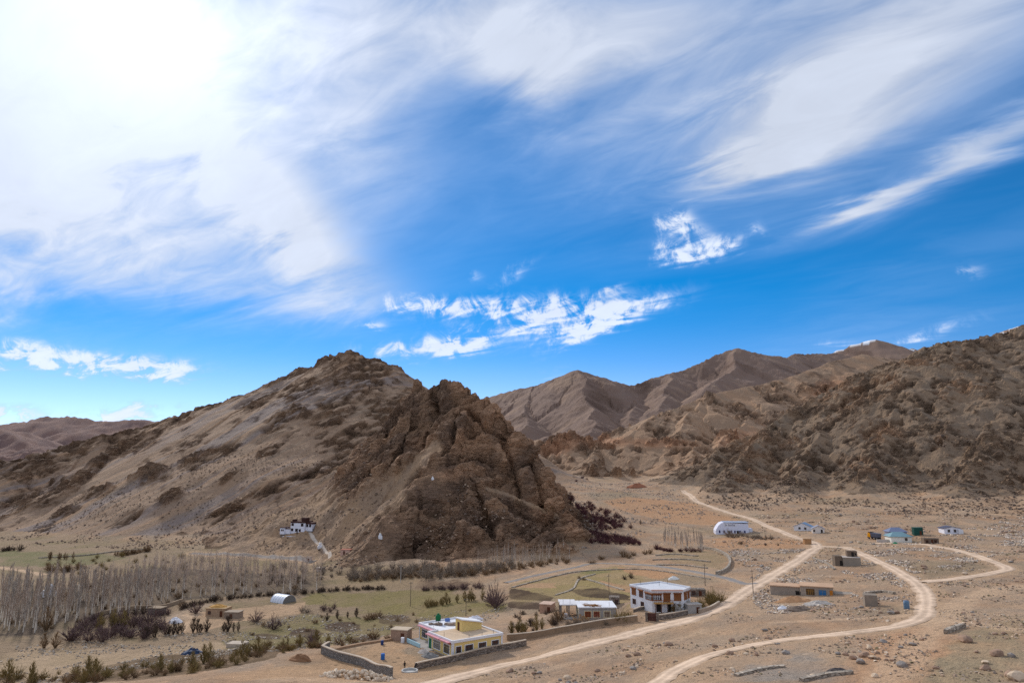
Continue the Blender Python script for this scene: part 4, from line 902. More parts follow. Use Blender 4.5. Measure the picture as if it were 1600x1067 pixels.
def gable_house(name, label, px, py, w, d, h, rise, wall, roof, rz, cat='house', win=(), doors=(), group=None, along='y', loc=None):
    """pitched roof; ridge along y (gable faces the front) or along x"""
    p = C1(px, py) if loc is None else loc; t = thing(name, label, cat, tuple(p), rz, group); m = MB(); hw = w / 2
    if along == 'y':
        b = [(-hw, 0, -0.8), (hw, 0, -0.8), (hw, 0, h), (0, 0, h + rise), (-hw, 0, h)]; k = [(x, d, z) for x, y, z in b]; m.v = b + k
        m.f = [(0, 1, 2, 3, 4), (9, 8, 7, 6, 5)] + [(i, i + 5, (i + 1) % 5 + 5, (i + 1) % 5) for i in range(5)]
        m.obj('wall', wall, t)
        for s in (-1, 1):
            r = MB(); e = 0.45; x1 = s * (hw + e); z1 = h - rise * e / hw
            r.hexa([(0, -e, h + rise + .02), (x1, -e, z1 + .02), (x1, d + e, z1 + .02), (0, d + e, h + rise + .02), (0, -e, h + rise + .18), (x1, -e, z1 + .18), (x1, d + e, z1 + .18), (0, d + e, h + rise + .18)]); r.obj('roof', roof, t)
    else:
        m.box(-hw, hw, 0, d, -0.8, h); m.obj('wall', wall, t); e = 0.6
        for y0, y1 in ((-e, d / 2), (d + e, d / 2)):
            r = MB(); r.hexa([(-hw - e, y0, h - .05), (hw + e, y0, h - .05), (hw * .45, y1, h + rise), (-hw * .45, y1, h + rise), (-hw - e, y0, h + .1), (hw + e, y0, h + .1), (hw * .45, y1, h + rise + .15), (-hw * .45, y1, h + rise + .15)]); r.obj('roof', roof, t)
        for s in (-1, 1):
            r = MB(); r.poly([(s * (hw + e), -e, h), (s * (hw + e), d + e, h), (s * hw * .45, d / 2, h + rise + .1)][::s]); r.obj('hip', roof, t)
    for (x, z, ww, hh) in win: window(t, wallm(x, 0, z, 0), ww, hh, M((90, 76, 64)), GLASS, 1, 0.08)
    for x in doors: door(t, wallm(x, 0, 0, 0), 0.9, 2.0, DARK)
    return t

def hall():
    a, b = C1(1117, 834), C1(1163, 834); L = 18.2; p = (float(a[0]), float(a[1]) - 2, float(min(a[2], b[2])))
    t = thing('white_hall', 'long white hall with curved left gable and dark lettering beside the dirt track', 'building', p, R(-8)); lav = M((222, 222, 236), 0.8, 0.06)
    prof = [(0, 0), (L, 0), (L, 6.0), (4.6, 6.6), (3.2, 6.2), (1.6, 4.8), (0.5, 3.0), (0, 2.0)]
    m = MB(); n = len(prof); m.v = [(x, 0, z if z else -1) for x, z in prof] + [(x, 9, z if z else -1) for x, z in prof]
    m.f = [tuple(range(n)), tuple(range(2 * n - 1, n - 1, -1))] + [(i, i + n, (i + 1) % n + n, (i + 1) % n) for i in range(n)]; m.obj('wall', lav, t)
    m = MB(); m.box(4.6, L + 0.3, -0.4, 9.3, 6.62, 6.8); m.obj('roof', TIN, t)
    for x in (1.7, 4.2, 8.2, 10.2, 13.0, 15.6): window(t, wallm(x, 0, 0.8, 0), 0.9, 1.5, lav, M((70, 72, 110), 0.4, 0.1), 0, 0.08)
    door(t, wallm(7.0, 0, -0.1, 0), 1.0, 2.2, DARK); door(t, wallm(11.6, 0, -0.1, 0), 1.2, 2.3, DARK)
    s = bx('sign_panel', WHITE, t, 4.8, 11.6, -0.08, 0.0, 4.5, 5.95); x = 5.3; rnd = random.Random(2)
    for i, wd in enumerate((0.45, 0.45, None, 0.4, 0.45, 0.5, 0.4, 0.45, 0.4)):
        if wd is None: x += 0.45; continue
        m = MB(); dk = M((96, 98, 128), 0.7, 0.05) if i < 2 else M((66, 68, 112), 0.7, 0.05)
        m.box(x, x + 0.16, -0.1, -0.081, 4.75, 5.65)
        m.box(x + 0.162, x + wd, -0.1, -0.081, (5.45, 5.1, 4.75)[i % 3], (5.65, 5.32, 4.97)[i % 3]); m.box(x + wd - 0.13, x + wd - 0.002, -0.1, -0.081, *((4.98, 5.65) if i % 3 == 2 else (4.75, 5.09) if i % 3 == 1 else (4.75, 5.44))); m.obj('letter', dk, s); x += wd + 0.22
    bx('side_wing', M((214, 214, 224), 0.8, 0.08), t, L + 0.02, L + 2.6, 2, 8, -1, 3.2)

def stupa(label, px, py, s, rz=0.3, loc=None, group=None):
    t = thing('stupa', label, 'stupa', tuple(C1(px, py)), rz, group); m = MB()
    for i, (a, z0, z1) in enumerate(((1.0, -1.0, 0.5), (0.85, 0.5, 0.75), (0.7, 0.75, 1.0))): m.box(-a * s, a * s, -a * s, a * s, z0 * s, z1 * s)
    m.obj('base', WHITE, t); m = MB(); m.lathe([(0.42 * s, 1.0 * s), (0.56 * s, 1.3 * s), (0.6 * s, 1.6 * s), (0.45 * s, 1.85 * s), (0.2 * s, 1.95 * s)], 14); m.obj('dome', WHITE, t, smooth=True)
    m = MB(); m.box(-.2 * s, .2 * s, -.2 * s, .2 * s, 1.95 * s, 2.1 * s); m.lathe([(0.14 * s, 2.1 * s), (0.04 * s, 2.8 * s), (0.08 * s, 2.85 * s), (0.01 * s, 3.05 * s)], 8); m.obj('spire', M((210, 190, 150), 0.7), t)

def monastery():
    p = C1(468, 831); t = thing('monastery', 'white hillside monastery with dark red-brown roof band and small black windows', 'monastery', tuple(p), R(-18)); mar = M((74, 48, 44), 0.9, 0.2, 1)
    W2 = M((222, 222, 232), 0.85, 0.06)
    for n_, (x0, x1, y0, y1, z0, z1) in enumerate(((-6.2, 3.2, 0, 8, -0.9, 5.6), (3.202, 7.5, 1.2, 8, 0.6, 5.0), (-9.5, -6.202, -0.5, 5, -1.2, 1.6), (-12.5, -9.502, -1.2, 4, -1.4, 2.2))):
        bx('wall', W2, t, x0, x1, y0, y1, z0, z1); bx('roof_band', mar, t, x0 - 0.12, x1 + 0.11, y0 - 0.12, y1 + 0.1, z1 - (0.1 if n_ > 1 else 0.55), z1 + 0.35)
    bx('plinth', STONEWALL, t, -6.1, 7.4, 0.1, 7.9, -6, -0.9); bx('plinth', STONEWALL, t, -12.4, -6.21, -0.9, 3.9, -6, -1.42); bx('plinth', STONEWALL, t, 3.3, 7.3, 1.3, 7.85, -0.898, 0.598)
    bx('roof_chapel', mar, t, -0.5, 2.6, 2, 5.5, 5.96, 7.9); bx('roof_chapel', mar, t, -6.0, -4.2, 1, 3.5, 5.955, 7.0)
    for x, z, w, h in ((-5.5, 3.6, 1.2, 1.1), (0.9, 3.4, 1.3, 1.3), (-5.6, 0.6, 1.1, 1.2), (-2.8, 0.4, 1.4, 1.3), (-0.4, 0.4, 1.0, 1.1)): window(t, wallm(x, 0, z, 0), w, h, mar, DARK, 0, 0.18)
    for x, z in ((3.6, 3.0), (5.6, 3.0)): window(t, wallm(x, 1.2, z, 0), 1.1, 1.2, mar, DARK, 0, 0.16)
    for x in (-11.6, -10.6): window(t, wallm(x, -1.2, 0.5, 0), 0.5, 0.8, mar, DARK, 0, 0.1)
    bx('terrace_wall', W2, t, -9.4, 1.5, -2.6, -2.1, -6, -2.2)
    # ruined dark terraces beside it
    q = C1(494, 824); r = thing('terrace_ruin', 'stepped dark stone terraces beside the white hillside monastery', 'ruin', tuple(q), R(-25))
    for i in range(5): bx('terrace', M((120, 106, 98), 0.95, 0.25, 0.8), r, -4.6 + i * 0.5, 5.2 - i * 0.4, i * 1.5, i * 1.5 + 1.498, -3, 0.3 + i * 1.25)

def truck():
    p = C1(1366, 842); t = thing('tipper_truck', 'orange-yellow tipper truck with dark raised body parked on the dusty lot', 'truck', tuple(p), R(200)); OR = M((224, 150, 20), 0.45, 0.06); BK = M((40, 40, 44), 0.7)
    m = MB(); m.prism([(-1.1, -2.9), (1.1, -2.9), (1.1, -1.2), (-1.1, -1.2)], 0.8, 2.0); m.hexa([(-1.1, -2.9, 2.0), (1.1, -2.9, 2.0), (1.1, -1.2, 2.0), (-1.1, -1.2, 2.0), (-1.0, -2.6, 3.0), (1.0, -2.6, 3.0), (1.0, -1.25, 3.0), (-1.0, -1.25, 3.0)]); c = m.obj('cab', OR, t)
    m = MB(); m.hexa([(-0.9, -2.93, 2.05), (0.9, -2.93, 2.05), (0.9, -2.88, 2.05), (-0.9, -2.88, 2.05), (-0.85, -2.66, 2.85), (0.85, -2.66, 2.85), (0.85, -2.6, 2.85), (-0.85, -2.6, 2.85)]); m.obj('windscreen', GLASS, c)
    m = MB(); m.box(-1.13, 1.13, -3.0, -2.85, 0.6, 0.95); m.obj('bumper', BK, t)
    for x in (-0.8, 0.8): m = MB(); m.tube((x, -2.95, 1.2), (x, -2.88, 1.2), 0.15, n=10); m.obj('headlight', WHITE, c)
    bx('chassis', BK, t, -0.5, 0.5, -1.2, 3.2, 0.7, 1.0)
    m = MB(); m.hexa([(-1.0, -1.0, 1.05), (1.0, -1.0, 1.05), (1.0, 3.2, 1.05), (-1.0, 3.2, 1.05), (-1.25, -1.1, 3.0), (1.25, -1.1, 3.0), (1.25, 3.4, 2.8), (-1.25, 3.4, 2.8)]); b = m.obj('tipper_body', M((88, 92, 108), 0.6, 0.15), t); bx('canopy', BK, b, -1.2, 1.2, -2.4, -1.12, 3.1, 3.3)
    for x in (-1.0, 1.0):
        for y in (-2.1, 1.4, 2.6):
            m = MB(); m.tube((x - 0.18, y, 0.5), (x + 0.18, y, 0.5), 0.5, n=14); w = m.obj('wheel', BK, t); m = MB(); m.tube((x - 0.2, y, 0.5), (x + 0.2, y, 0.5), 0.22, n=10); m.obj('rim', CONC, w)

def person(label, px, py, bend, cloth, rz):
    p = C1(px, py); t = thing('person', label, 'person', tuple(p), rz); bm = bmesh.new()
    J = {'pel': (0, 0, .95), 'che': (0, -bend * .45, 1.35 - bend * .25), 'nek': (0, -bend * .62, 1.5 - bend * .38), 'hd': (0, -bend * .75, 1.68 - bend * .42), 'top': (0, -bend * .8, 1.76 - bend * .42),
         'hl': (-.1, 0, .88), 'kl': (-.13, -.08, .48), 'al': (-.13, .02, .08), 'tl': (-.14, -.16, .04), 'hr': (.1, 0, .88), 'kr': (.13, .04, .48), 'ar': (.14, .12, .08), 'tr': (.15, -.06, .04)}
    c = Vector(J['che']); dn = -0.28
    J['sl'] = (c.x - .2, c.y - .02, c.z + .06); J['el'] = (c.x - .26, c.y - .08 - bend * .1, c.z + dn + .02); J['wl'] = (c.x - .22, c.y - .25 - bend * .2, c.z + dn - .18)
    J['sr'] = (c.x + .2, c.y - .02, c.z + .06); J['er'] = (c.x + .26, c.y - .04 - bend * .1, c.z + dn + .02); J['wr'] = (c.x + .2, c.y - .22 - bend * .2, c.z + dn - .2)
    E = [('pel', 'che'), ('che', 'nek'), ('nek', 'hd'), ('hd', 'top'), ('pel', 'hl'), ('hl', 'kl'), ('kl', 'al'), ('al', 'tl'), ('pel', 'hr'), ('hr', 'kr'), ('kr', 'ar'), ('ar', 'tr'), ('che', 'sl'), ('sl', 'el'), ('el', 'wl'), ('che', 'sr'), ('sr', 'er'), ('er', 'wr')]
    rad = {'pel': .15, 'che': .17, 'nek': .07, 'hd': .105, 'top': .07, 'h': .095, 'k': .065, 'a': .05, 't': .045, 's': .075, 'e': .05, 'w': .035}
    ks = list(J); me = bpy.data.meshes.new('body'); me.from_pydata([J[k] for k in ks], [(ks.index(a), ks.index(b)) for a, b in E], [])
    o = link('body', me, t); sk = o.modifiers.new('skin', 'SKIN'); o.modifiers.new('sub', 'SUBSURF').levels = 1; o.modifiers['sub'].render_levels = 1
    for i, k in enumerate(ks): r = rad.get(k, rad.get(k[0])); me.skin_vertices[0].data[i].radius = (r, r); me.skin_vertices[0].data[i].use_root = (k == 'pel')
    me.materials.append(M(cloth, 0.9, 0.2, 3))
    m = MB(); h = J['top']; m.lathe([(0.11, 0), (0.115, .06), (.08, .12), (.02, .15)], 10, (h[0], h[1] + .02, h[2] - .06)); m.obj('hair', M((30, 24, 22)), t, smooth=True)

def pole(label, px, py, h, arm=True, mat=None):
    p = C1(px, py); t = thing('utility_pole', label, 'pole', tuple(p), 0.4); m = MB(); m.tube((0, 0, -0.5), (0, 0, h), 0.13, 0.08, 7); m.obj('shaft', mat or M((112, 98, 86)), t)
    if arm:
        m = MB(); m.box(-0.7, 0.7, -0.05, 0.05, h - 0.6, h - 0.5); a = m.obj('crossarm', M((92, 84, 78)), t)
        for x in (-0.6, 0, 0.6): m = MB(); m.tube((x, 0, h - 0.5), (x, 0, h - 0.3), 0.05, n=6); m.obj('insulator', M((200, 200, 200)), a)

def brick_row():
    a = C1(1204, 929); t = thing('brick_row_house', 'long unfinished brick house with dark and blue windows on the stony plain', 'house', tuple(a), R(-22))
    bx('wall', BRICK, t, 0, 8.2, 0.5, 6, -1.5, 2.5); bx('roof', M((196, 160, 130), 0.95, 0.15, .6), t, -0.2, 8.3, 0.3, 6.2, 2.5, 2.75)
    bx('wall', BRICK, t, 8.302, 17.0, -0.8, 6, -1.9, 3.1); bx('roof', M((196, 160, 130), 0.95, 0.15, .6), t, 8.1, 17.2, -1.0, 6.2, 3.1, 3.34)
    door(t, wallm(6.9, 0.5, -0.5, 0), 1.1, 2.0, DARK); window(t, wallm(9.9, -0.8, 1.0, 0), 2.0, 1.4, M((110, 78, 44)), M((96, 74, 50)), 3, 0.12, mull=M((176, 130, 64))); window(t, wallm(13.2, -0.8, 1.0, 0), 1.8, 1.3, M((120, 130, 140)), M((50, 108, 160), 0.6, 0.15), 1, 0.12)
    door(t, wallm(16.0, -0.8, 0.4, 0), 0.8, 2.0, M((190, 118, 44), 0.8, 0.2))
    bx('wall', BRICK, t, 17.202, 26.0, 0.0, 4.5, -2.4, 1.5); bx('low_wall', BRICK, t, 10.5, 24.5, -2.4, -1.8, -2.6, -0.2)
    for x in (11.2, 13.0, 15.6, 18.6): m = MB(); m.box(x, x + 0.9, -2.45, -2.38, -1.7, -0.7); m.obj('opening', DARK, t)
    for x in (18.5, 20.0, 21.5, 23.0, 24.4): m = MB(); m.box(x, x + 0.5, -0.06, -0.002, -0.6, 1.0); m.obj('timber_prop', M((180, 140, 80), 0.9, .2, 2), t)
def block_house():
    a = C1(1318, 884); t = thing('block_house', 'roofless grey concrete-block building with a small upper room beside the track', 'building', tuple(a), R(-12)); b = M((150, 138, 124), 0.95, 0.12, 0.8, 0.03)
    bx('wall', b, t, 0, 6.0, 0, 5, -1, 2.9); bx('slab', M((186, 172, 160), 0.9, 0.1), t, -0.12, 6.12, -0.12, 5.12, 2.9, 3.1); bx('wall', M((120, 104, 90), 0.95, 0.15), t, -2.6, -0.122, 0.6, 5, -1, 3.4); bx('upper_room', M((116, 98, 84), 0.95, 0.15), t, 2.2, 5.6, 2.4, 5.0, 3.102, 5.1)
    door(t, wallm(-1.0, 0.6, -0.2, 0), 0.8, 2.0, DARK); door(t, wallm(3.6, 2.4, 3.1, 0), 0.8, 1.6, DARK); window(t, wallm(4.6, 2.4, 3.6, 0), 0.7, 0.8, b, DARK, 0, 0.06)

def greenhouse():
    p = C1(452, 941); t = thing('greenhouse', 'white arched polytunnel greenhouse on bare ground below the poplars', 'greenhouse', tuple(p), R(58)); n = 10; r = 3.1
    m = MB(); ys = (0, 7.0)
    for y in ys:
        for i in range(n + 1): a = math.pi * i / n; m.v.append((r * math.cos(a), y, r * .85 * math.sin(a)))
    m.f = [(i, i + 1, n + 1 + i + 1, n + 1 + i) for i in range(n)]; m.obj('cover', M((222, 226, 234), 0.5, 0.06, 0.8), t, smooth=True)
    for y, nm in ((0, 'end_panel'), (7.0, 'end_panel')): m = MB(); m.poly([(r * math.cos(math.pi * i / n), y, r * .85 * math.sin(math.pi * i / n)) for i in range(n + 1)]); m.obj(nm, M((120, 116, 112), 0.7, 0.15), t)
    for k in range(6):
        m = MB(); y = k * 1.4
        for i in range(n): a, b = math.pi * i / n, math.pi * (i + 1) / n; m.tube((1.01 * r * math.cos(a), y, .86 * r * math.sin(a)), (1.01 * r * math.cos(b), y, .86 * r * math.sin(b)), 0.05, n=4, cap=False)
        m.obj('hoop', M((190, 194, 204), 0.5, 0.05), t)

def blob(name, label, cat, px, py, w, d, h, mat, seed, parent=None, group=None, rough=0.25):
    """heap or tarpaulin: an uneven mound with its edge on the ground"""
    p = C1(px, py); m = MB(); n, k = 14, 5; rnd = random.Random(seed); m.v.append((0, 0, h))
    for j in range(1, k + 1):
        u = j / k
        for i in range(n): a = 2 * math.pi * i / n; q = 1 + rnd.uniform(-rough, rough) * .6; m.v.append((w / 2 * u * q * math.cos(a), d / 2 * u * q * math.sin(a), h * max(0, (1 - u ** 1.5)) * (1 + rnd.uniform(-rough, rough)) - (0.25 if j == k else 0)))
    m.f = [(0, 1 + i, 1 + (i + 1) % n) for i in range(n)]
    for j in range(k - 1):
        for i in range(n): a = 1 + j * n; m.f.append((a + i, a + n + i, a + n + (i + 1) % n, a + (i + 1) % n))
    o = m.obj(name, mat, None, smooth=False); o.location = tuple(p); return tag(o, label, cat, group)

def buildings():
    yellow_house(); white_house(); grey_house(); hall(); monastery(); truck(); brick_row(); block_house(); greenhouse()
    hut('outhouse', 'small mud-brick outhouse with dark door beside the yellow house yard', 623, 1001, 4.4, 3.2, 2.5, M((164, 136, 116), 0.95, .14), M((196, 176, 152)), R(-14), 'outhouse', 0.5)
    hut('stone_hut', 'small stone hut with one dark opening between the grey and white houses', 960, 946, 3.0, 3.2, 2.4, STONEWALL, None, R(-10), 'hut', None, ((0.2, 0.7, 0.8, 1.0),))
    hut('mud_shed', 'pinkish mud shed with flat roof left of the unfinished grey house', 852, 957, 3.6, 4.5, 2.3, M((178, 142, 120), 0.95, .14), M((200, 170, 150)), R(-20), 'shed', 0.6)
    hut('stone_shed', 'roofless rubble shed behind the brown-windowed white house', 1090, 931, 5.0, 3.0, 2.0, STONEWALL, None, R(-6), 'shed', 0.4, ((-1.6, 0.5, 0.9, 0.9),))
    hut('pump_house', 'squat grey concrete pump house beside the olive hedge and road', 1086, 958, 4.0, 2.6, 2.2, CONC, M((182, 172, 162)), R(10), 'pump house', 0.5)
    hut('block_hut', 'lone windowless grey block hut on the stony plain by a dark pit', 1362, 947, 2.9, 2.9, 2.7, M((142, 128, 114), 0.95, 0.15, 1, .03), None, R(-18), 'hut')
    hut('tan_hut', 'tiny tan mud hut at the fork of the dirt tracks', 1263, 850, 3.2, 2.4, 2.2, M((176, 134, 94), 0.95, .15), M((150, 116, 84)), R(-4), 'hut')
    hut('ruined_shed', 'dark low stone shed with gaps below the lone white cottage', 1456, 849, 6.2, 3.0, 2.3, M((116, 100, 86), 0.95, .25, 1, .05), None, R(-6), 'shed', -0.2, ((-2.4, 0.4, 0.9, 1.0), (1.2, 0.6, 0.9, 0.9)), wpane=DARK)
    hut('pink_hut', 'little pinkish hut with red roof edge at the crag foot', 539, 866, 5.0, 3.4, 2.3, PINKMUD, M((178, 112, 92)), R(-8), 'hut', -1.0)
    hut('pale_hut', 'tiny pale hut beside the gravel road below the monastery', 480, 877, 3.0, 3.0, 2.0, M((206, 190, 178)), M((150, 130, 116)), R(-8), 'hut', 0.2)
    hut('rubble_cabin', 'low pale rubble cabin at the foot of the crag scree', 500, 892, 4.0, 3.0, 1.6, M((190, 176, 164), .95, .2), None, R(5), 'hut')
    h = hut('mud_cottage', 'flat mud-brick cottage with hay stacked on its roof by the winding path', 336, 963, 7.0, 4.5, 2.5, MUD, M((170, 140, 104)), R(-6), 'cottage', 1.6, ((-2.6, 0.8, 0.9, 0.9),)); q = h.location
    b = blob('hay_stack', 'long orange-tan hay layer drying on the mud cottage roof', 'hay', 336, 963, 7.0, 3.6, 0.9, M((198, 152, 88), .95, .25, 2), 4); b.location = (q[0], q[1] + 2.3, q[2] + 2.75)
    hut('mud_annex', 'grey mud annex without hay standing right of the hay-topped cottage', 361, 966, 5.0, 3.4, 1.9, M((146, 128, 112), .95, .18), M((160, 142, 124)), R(-6), 'hut', -0.6)
    hut('field_hut', 'stone field hut with dark doorway under the poplars', 240, 960, 4.6, 3.5, 2.0, STONEWALL, M((150, 130, 108)), R(-10), 'hut', 0.5)
    hut('stone_platform', 'low pale stone platform beside the brown field bank', 366, 1011, 4.8, 3.4, 0.9, M((188, 172, 154), .95, .16), None, R(-8), 'platform')
    gable_house('white_cottage', 'white cottage with blue metal roof, the larger of the pair by the far track', 1254, 829, 9.0, 6.0, 2.3, 1.9, WHITE, BLUETIN, R(-35), 'cottage', ((-2, 0.8, 1, 1), (1, 0.8, 1, 1)))
    gable_house('white_cottage', 'smaller cream-walled cottage with grey roof beside the blue-roofed far cottage', 1279, 833, 6.0, 5.0, 2.4, 1.5, M((226, 216, 206), .85, .08), M((150, 152, 166), .6, .1), R(-20), 'cottage', ((-2.4, 0.8, .8, 1),), (1.2,))
    gable_house('green_roof_house', 'white house under a grey-green hipped metal roof beside the parked truck', 1409, 847, 9.2, 7.0, 2.5, 1.8, M((226, 222, 212), .85, .07), GREENTIN, R(-6), 'house', ((1.6, 0.8, 1.0, 1.1),), (), None, 'x')
    gable_house('grey_roof_house', 'lower house with blue-grey hipped roof behind the green-roofed house', 1404, 838, 8.0, 6.0, 2.2, 1.8, M((150, 150, 168), .8, .1), M((118, 126, 152), .6, .1), R(-6), 'house', (), (), None, 'x')
    gable_house('lone_cottage', 'lone white cottage with low dark gabled roof and two square windows', 1489, 834, 7.6, 6.0, 2.6, 0.9, M((228, 228, 236), .85, .06), M((84, 84, 100), .7, .1), R(-8), 'cottage', ((-2.2, 0.9, 1.0, 1.2), (0.6, 0.9, 1.0, 1.2)))
    hut('white_lean_to', 'little white lean-to attached beside the lone gabled cottage', 1502, 834, 2.2, 2.4, 2.0, WHITE, None, R(-8), 'lean-to')
    c = hut('green_cabin', 'dark green metal cabin standing alone on the plain', 1436, 836, 4.0, 3.0, 3.4, M((26, 74, 66), .6, .12), M((40, 90, 80), .6, .1), R(-10), 'cabin', 0.4)
    hut('yard_wall', 'low pale yard wall between the truck and the green-roofed house', 1384, 847, 8.0, 0.4, 1.3, M((198, 186, 176), .9, .1), None, R(-4), 'wall')
    b = blob('green_tarpaulin', 'small green sheet on the ground before the green-roofed house', 'tarpaulin', 1399, 849, 3.0, 1.0, 0.7, M((40, 140, 100), .7, .1), 8)
    for L in (('white stupa beside the curving concrete path below the monastery', 500, 855, 1.3), ('small white stupa on the scree ledge at the crag foot', 594, 839, 1.0), ('tiny white stupa high on a ledge of the crag', 676, 748, 0.7), ('white stupa half hidden by the dense poplar grove', 75, 931, 2.4)): stupa(*L)
    # walls
    stone_wall('boundary_wall', 'grey stone wall along the front left of the yellow house yard', [(504, 1021), (524, 1029), (570, 1042), (612, 1057)], 1.7, 0.5, BLOCKWALL)
    stone_wall('boundary_wall', 'stone wall with pale coping in front of the yellow house beside the road', [(649, 1046), (708, 1033), (760, 1020), (822, 1008)], 1.3, 0.5)
    stone_wall('boundary_wall', 'short stepped grey wall at the outer corner of the yellow house yard', [(503, 1021), (514, 1014)], 1.7, 0.5, BLOCKWALL)
    stone_wall('boundary_wall', 'long brown wall with pale coping below the unfinished grey house', [(792, 1000), (840, 995), (890, 986), (940, 977), (996, 970)], 1.4, 0.45, M((150, 126, 102), .95, .15))
    stone_wall('boundary_wall', 'low garden wall between the white house and the dark gate', [(990, 957), (1012, 952), (1040, 950), (1062, 956)], 0.9, 0.4)
    stone_wall('boundary_wall', 'pale wall at the road edge beside the olive hedge', [(1092, 958), (1110, 953), (1124, 945)], 1.0, 0.4, M((170, 150, 130), .95, .15))
    stone_wall('boundary_wall', 'wall running right from the dark gate to the pump house', [(1030, 968), (1050, 965), (1074, 960)], 1.2, 0.4)
    stone_wall('terrace_wall', 'curved dry-stone wall around the terraced field below the white hall', [(1092, 857), (1116, 860), (1134, 868), (1141, 880), (1134, 892), (1120, 898)], 1.2, 0.8, PALEWALL, cop=False)
    for i, (l, q) in enumerate((('upper', [(1024, 868), (1055, 866), (1090, 869)]), ('middle', [(1020, 875), (1060, 874), (1110, 878)]), ('lower', [(1026, 883), (1065, 883), (1105, 888)]))): stone_wall('terrace_wall', l + ' stone step of the terraced field below the white hall', q, 0.5, 0.9, PALEWALL, cop=False)
    stone_wall('field_wall', 'stone field wall curving between the brown ploughed fields', [(868, 930), (895, 920), (905, 905), (930, 897)], 0.35, 0.7, PALEWALL, cop=False)
    stone_wall('field_wall', 'stone field wall along the dark field behind the unfinished house', [(916, 905), (940, 912), (975, 922)], 0.4, 0.7, PALEWALL, cop=False)
    stone_wall('field_wall', 'stone wall along the lower side of the asphalt road', [(800, 918), (860, 902), (905, 893), (960, 890), (1010, 890), (1070, 898), (1110, 905)], 0.4, 0.7, PALEWALL, cop=False)
    stone_wall('field_wall', 'mud wall below the dense poplar grove', [(150, 962), (200, 952), (250, 950), (285, 940)], 1.2, 0.6, M((158, 136, 112), .95, .2), cop=False)
    stone_wall('field_wall', 'low wall edging the upper pasture beneath the scree mountain', [(60, 872), (130, 868), (180, 862), (230, 858)], 0.6, 0.9, PALEWALL, cop=False)
    stone_wall('yard_bank', 'low mud bank along the back of the yellow house yard', [(512, 1018), (550, 1010), (592, 1003), (612, 1000)], 0.5, 0.7, M((160, 128, 100), .95, .15), cop=False)
    for l, q, h in (('broken low stone wall at the edge of the grey gravel patch', [(1252, 1064), (1290, 1056), (1332, 1052)], .5), ('crumbled stone wall stub near the largest brown boulder', [(1478, 990), (1492, 984), (1506, 980)], .8), ('crumbled wall line left of the grey gravel patch', [(1150, 1056), (1190, 1046), (1226, 1042)], .4), ('low rubble wall above the lone block hut', [(1350, 928), (1378, 925), (1398, 928)], .6), ('low rubble wall between the block house and the fork hut', [(1270, 872), (1290, 880), (1304, 890)], .5)): stone_wall('ruined_wall', l, q, h, 0.8, PALEWALL, cop=False)
    # gate
    p = C1(1019, 970); t = thing('gate', 'dark red-brown metal double gate between stone posts', 'gate', tuple(p), R(-18))
    for x in (-1.7, 1.1): bx('post', STONEWALL, t, x, x + 0.6, -0.3, 0.3, -0.6, 2.2)
    for x in (-1.09, 0.01): l = bx('leaf', M((84, 52, 46), .6, .12), t, x, x + 1.08, -0.05, 0.05, 0.05, 2.0); bx('brace', M((60, 40, 36), .6), l, x + 0.08, x + 1.0, -0.09, -0.052, 0.95, 1.05)
    # poles
    for a in (('tall thin wooden pole standing in the pasture', 641, 947, 8.5), ('utility pole rising behind the unfinished grey house', 952, 936, 7.5), ('utility pole beside the asphalt road above the white house', 1102, 915, 7.0), ('utility pole beside the dirt road where the asphalt ends', 1177, 927, 7.0), ('slim pole on the bare slope below the gravel road', 444, 905, 7.0), ('utility pole on the green bank behind the yellow house', 728, 962, 5.5)): pole(*a)
    pole('pale concrete pole before the crag-foot shrubs', 626, 910, 7.0, True, M((196, 190, 182)))
    person('person in dark clothes standing upright in the yellow house yard', 632, 1046, 0.05, (52, 46, 44), R(30)); person('person in black bending over by the yard wall beside the water basin', 648, 1048, 0.75, (34, 30, 32), R(150))
    # yard things
    def barrel(label, px, py, s, mat, cat='barrel'):
        p = C1(px, py); t = thing('barrel', label, cat, tuple(p)); m = MB(); m.lathe([(.44 * s, -.1), (.46 * s, .3 * s), (.44 * s, .6 * s), (.46 * s, .9 * s), (.42 * s, 1.25 * s)], 14); m.obj('drum', mat, t, smooth=True); m = MB(); m.lathe([(.43 * s, 1.25 * s), (.43 * s, 1.3 * s), (.2 * s, 1.32 * s)], 12); m.obj('lid', mat, t)
    barrel('large blue plastic barrel in the middle of the yellow house yard', 598, 1030, 1.0, BLUE); barrel('dark blue drum beside the outhouse', 597, 1007, 0.8, M((40, 60, 110), .5, .1)); barrel('blue-grey water drum beside the dusty bend of the track', 1417, 951, 1.45, M((96, 122, 146), .4, .1), 'water drum'); barrel('white plastic drum beside the outhouse wall', 629, 1004, 1.0, WHITE)
    m = MB(); m.lathe([(1.7, -.3), (1.7, .5), (1.45, .5), (1.45, .1), (0.01, .1)], 18); o = m.obj('water_basin', M((186, 182, 176), .8, .1)); o.location = tuple(C1(640, 1050)); tag(o, 'round concrete basin on the ground beside the two people', 'basin')
